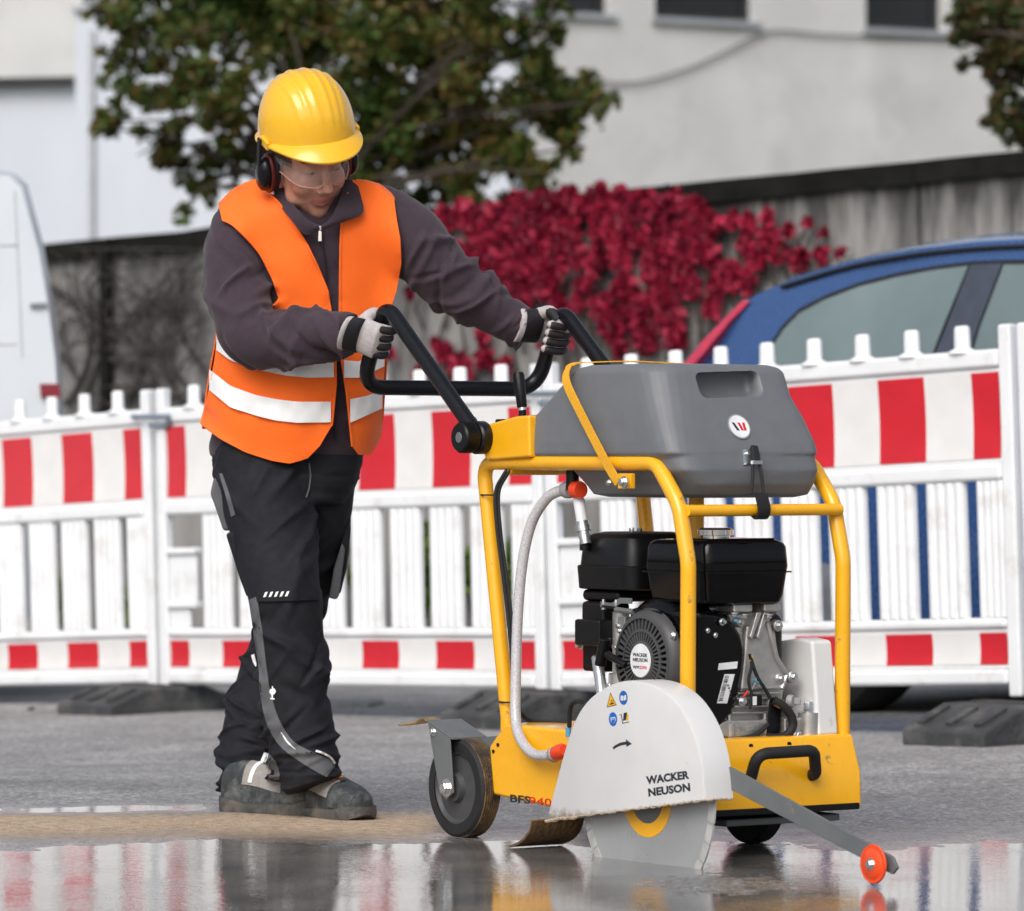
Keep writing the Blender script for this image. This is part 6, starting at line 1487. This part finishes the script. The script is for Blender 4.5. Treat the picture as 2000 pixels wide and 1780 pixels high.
for s in (-1, 1):
    MB().box(hp_(s*.110, -.004, .066), (.010, .040, .022), HR).build('helmet_slot', M_helm, helmet, off=MO, bevel=.004)
    MB().box(hp_(s*.118, .012, .035), (.006, .016, .07), HR).build('muff_arm', M_gblk, helmet, off=MO, bevel=.002)
    ax = HR @ Vector((s, -.12, -.1)); c = hp_(s*.092, .012, -.022); S = MB()
    prof = [(.028, -.002), (.035, .004), (.037, .012), (.033, .022), (.024, .028), (.0, .030)]
    x_, y_, a_ = frame_of(ax); upv = HR @ Vector((0, 0, 1))
    rr = []
    for r, h in prof:
        rr.append([c+a_*h+(HR @ Vector((0, math.cos(2*PI*k/28)*r*.82, math.sin(2*PI*k/28)*r*1.12))) for k in range(28)])
    mf = MB().loft(rr).build('ear_muff', M_tubeb, man, smooth=45, off=MO)
    rr = []
    for r, h in ((.036, -.003), (.0405, -.009), (.040, -.016), (.034, -.019)): rr.append([c+a_*h+(HR @ Vector((0, math.cos(2*PI*k/28)*r*.82, math.sin(2*PI*k/28)*r*1.14))) for k in range(28)])
    MB().loft(rr).build('ear_cushion', M_gblk, mf, smooth=60, off=MO)
    rr = []
    for r, h in ((.040, -.004), (.0425, -.002), (.0425, .004), (.040, .006)): rr.append([c+a_*h+(HR @ Vector((0, math.cos(2*PI*k/28)*r*.82, math.sin(2*PI*k/28)*r*1.14-.001))) for k in range(28)])
    MB().loft(rr).build('red_ring', mat('dark_red_plastic', (.09, .008, .008), .4), mf, smooth=60, off=MO)
# ---- safety glasses
gl = bpy.data.materials.new('clear_lens'); gl.use_nodes = True; nt = gl.node_tree; p = nt.nodes['Principled BSDF']
p.inputs['Base Color'].default_value = (.85, .8, .78, 1); p.inputs['Roughness'].default_value = .03; p.inputs['Alpha'].default_value = .07; p.inputs['Coat Weight'].default_value = .6
def lens(a, z, off=0.): return hp_(math.sin(a)*(.082+off), -.012-math.cos(a)*(.094+off)-.004*(1-abs(z)), z)
rows = []
for j in range(9):
    row = []
    for k in range(41):
        a = R(-84+168*k/40); lo = -.014+.016*math.exp(-(a/.16)**2)+.012*sstep(.7, 1.4, abs(a)); hi = .034; z = lo+(hi-lo)*j/8; row.append(lens(a, z))
    rows.append(row)
glasses = MB().grid(rows).build('safety_glasses', gl, man, smooth=180, off=MO, solid=.0015)
M_rim = mat('clear_orange_rim', (.62, .28, .2), .2, alpha=.75)
MB().tube(rows[0], .0019, 6).build('lens_rim', M_rim, glasses, off=MO)
M_temple = mat('smoky_temple', (.25, .24, .25), .2, alpha=.7)
for s in (-1, 1): MB().ribbon([lens(s*R(78), .02), hp_(s*.082, -.01, .022), hp_(s*.083, .03, .012)], .012, .002, HR @ Vector((0, 0, 1))).build('temple', M_temple, glasses, off=MO)

# ---- gloves gripping the handlebar
def sw(p): return SO+SF*p[0]+SLf*p[1]+Vector((0, 0, p[2]))
def hand(name, gc, axis_, c, wrist, padseg, lens_):
    """gc: centre of the grip; axis_: along the tube, index to little finger; c: from tube towards the back of the hand"""
    b_ = axis_.normalized(); c = (c-b_*c.dot(b_)).normalized(); a = b_.cross(c)
    if a.x < 0: a = -a
    root = empty(name, gc-MO); root.parent = man; P0 = gc
    mb = MB(); rt = .0175; pads = []; segs = []
    pc = P0+c*(rt+.015)-a*.016
    # palm as a lofted block, then the fingers curled round the tube
    ring = lambda o, wd, th: [o+b_*math.cos(2*PI*k/20)*wd+c*math.sin(2*PI*k/20)*th for k in range(20)]
    kn_c = P0+c*(rt+.014)+a*.016
    wr = wrist
    mb.loft([ring(wr, .030, .024), ring(wr.lerp(pc, .5), .034, .024), ring(pc, .043, .019), ring(kn_c, .042, .016), ring(kn_c+a*.008-c*.004, .036, .010)])
    for i in range(4):
        o = (-.030+.0205*i); l = lens_[i]; k0 = P0+c*(rt+.012)+a*.012+b_*o
        k1 = P0+c*.012*l+a*(rt+.014)*1.05*l+b_*(o*1.02); k2 = P0-c*(rt+.006)+a*(rt+.002)+b_*o; k3 = P0-c*(rt+.010)-a*.020*l+b_*o
        pth = catmull([k0, k1, k2, k3], 18); rad = [.0115-.0022*j/18 for j in range(19)]
        mb.tube(pth, rad, 14); mb.ball(pth[0], .0118, 14, 8); mb.ball(pth[-1], .0095, 14, 8); segs.append(pth)
    # thumb: leaves the index side of the palm near its base and closes against the fingers
    t0 = pc-b_*.028-a*.012; t1 = P0+c*.006-b_*.048-a*.018; t2 = P0-c*(rt+.004)-b_*.040-a*.002; t3 = P0-c*(rt+.013)-b_*.028+a*.022
    tp_ = catmull([t0, t1, t2, t3], 18); mb.tube(tp_, [.016-.006*j/18 for j in range(19)], 14); mb.ball(tp_[-1], .0105, 12, 8); mb.ball(tp_[0], .017, 12, 8)
    me = fuse(mb, .0026, 3, .45); me.transform(Matrix.Translation(-gc)); link('glove_shell', me, M_glove, root)
    for i, pth in enumerate(segs):
        seg = pth[padseg[0]:padseg[1]]; nrm = []
        for q in seg:
            q = Vector(q); dd = q-P0; dd -= b_*dd.dot(b_); nrm.append(dd.normalized())
        cen = [Vector(q)+n*.0046 for q, n in zip(seg, nrm)]; rr = [.0094*min(1, .55+.9*math.sin(PI*(j+.6)/(len(seg)+.2))) for j in range(len(seg))]
        MB().tube(cen, rr, 12).build('finger_pad', M_gblk, root, smooth=60, off=gc)
        ed = [Vector(q)+n*.0085+b_*.0062 for q, n in zip(seg, nrm)]; 
    # cuff: dark band with a pale edge
    d = (wr-pc).normalized(); cf = MB(); A_ = wr.lerp(pc, .85); B_ = wr-(pc-wr)*.1
    cf.loft([ring(A_, .0425, .0225), ring(A_.lerp(B_, .3), .0415, .027), ring(B_, .0400, .030)]); cf.build('cuff', M_gblk, root, smooth=60, off=gc)
    ce = MB(); ce.loft([ring(B_, .0405, .031), ring(B_+d*.008, .041, .0315), ring(B_+d*.012, .039, .030)]); ce.build('cuff_edge', M_glove, root, smooth=60, off=gc)
    if name == 'glove' and c.y > 0:
        tw = tp_[5:12]; MB().tube([Vector(q)-c*.006 for q in tw], [.013]*7, 12).build('thumb_patch', M_gblk, root, smooth=60, off=gc)
    return root
gn0, gn1 = sw(GRIP_N[0]), sw(GRIP_N[1]); gf0, gf1 = sw(GRIP_F[0]), sw(GRIP_F[1])
def on_grip(A, B, py):
    lo_t, hi_t = 0., 1.
    for _ in range(40):
        m = (lo_t+hi_t)/2
        if TOPX(A.lerp(B, m))[1] < py: lo_t = m
        else: hi_t = m
    return A.lerp(B, lo_t)
gN = on_grip(gn0, gn1, 655); gF = on_grip(gf0, gf1, 650)
hand('glove', gN, gn1-gn0, Vector((-.25, -1, .15)), PX(684, 652, gN.y-.035), (0, 9), [1.1, .95, .95, .9])
hand('glove', gF, gf1-gf0, Vector((-.35, 1, .25)), PX(1022, 636, gF.y+.0), (9, 19), [1.1, 1.08, 1.05, 1.])
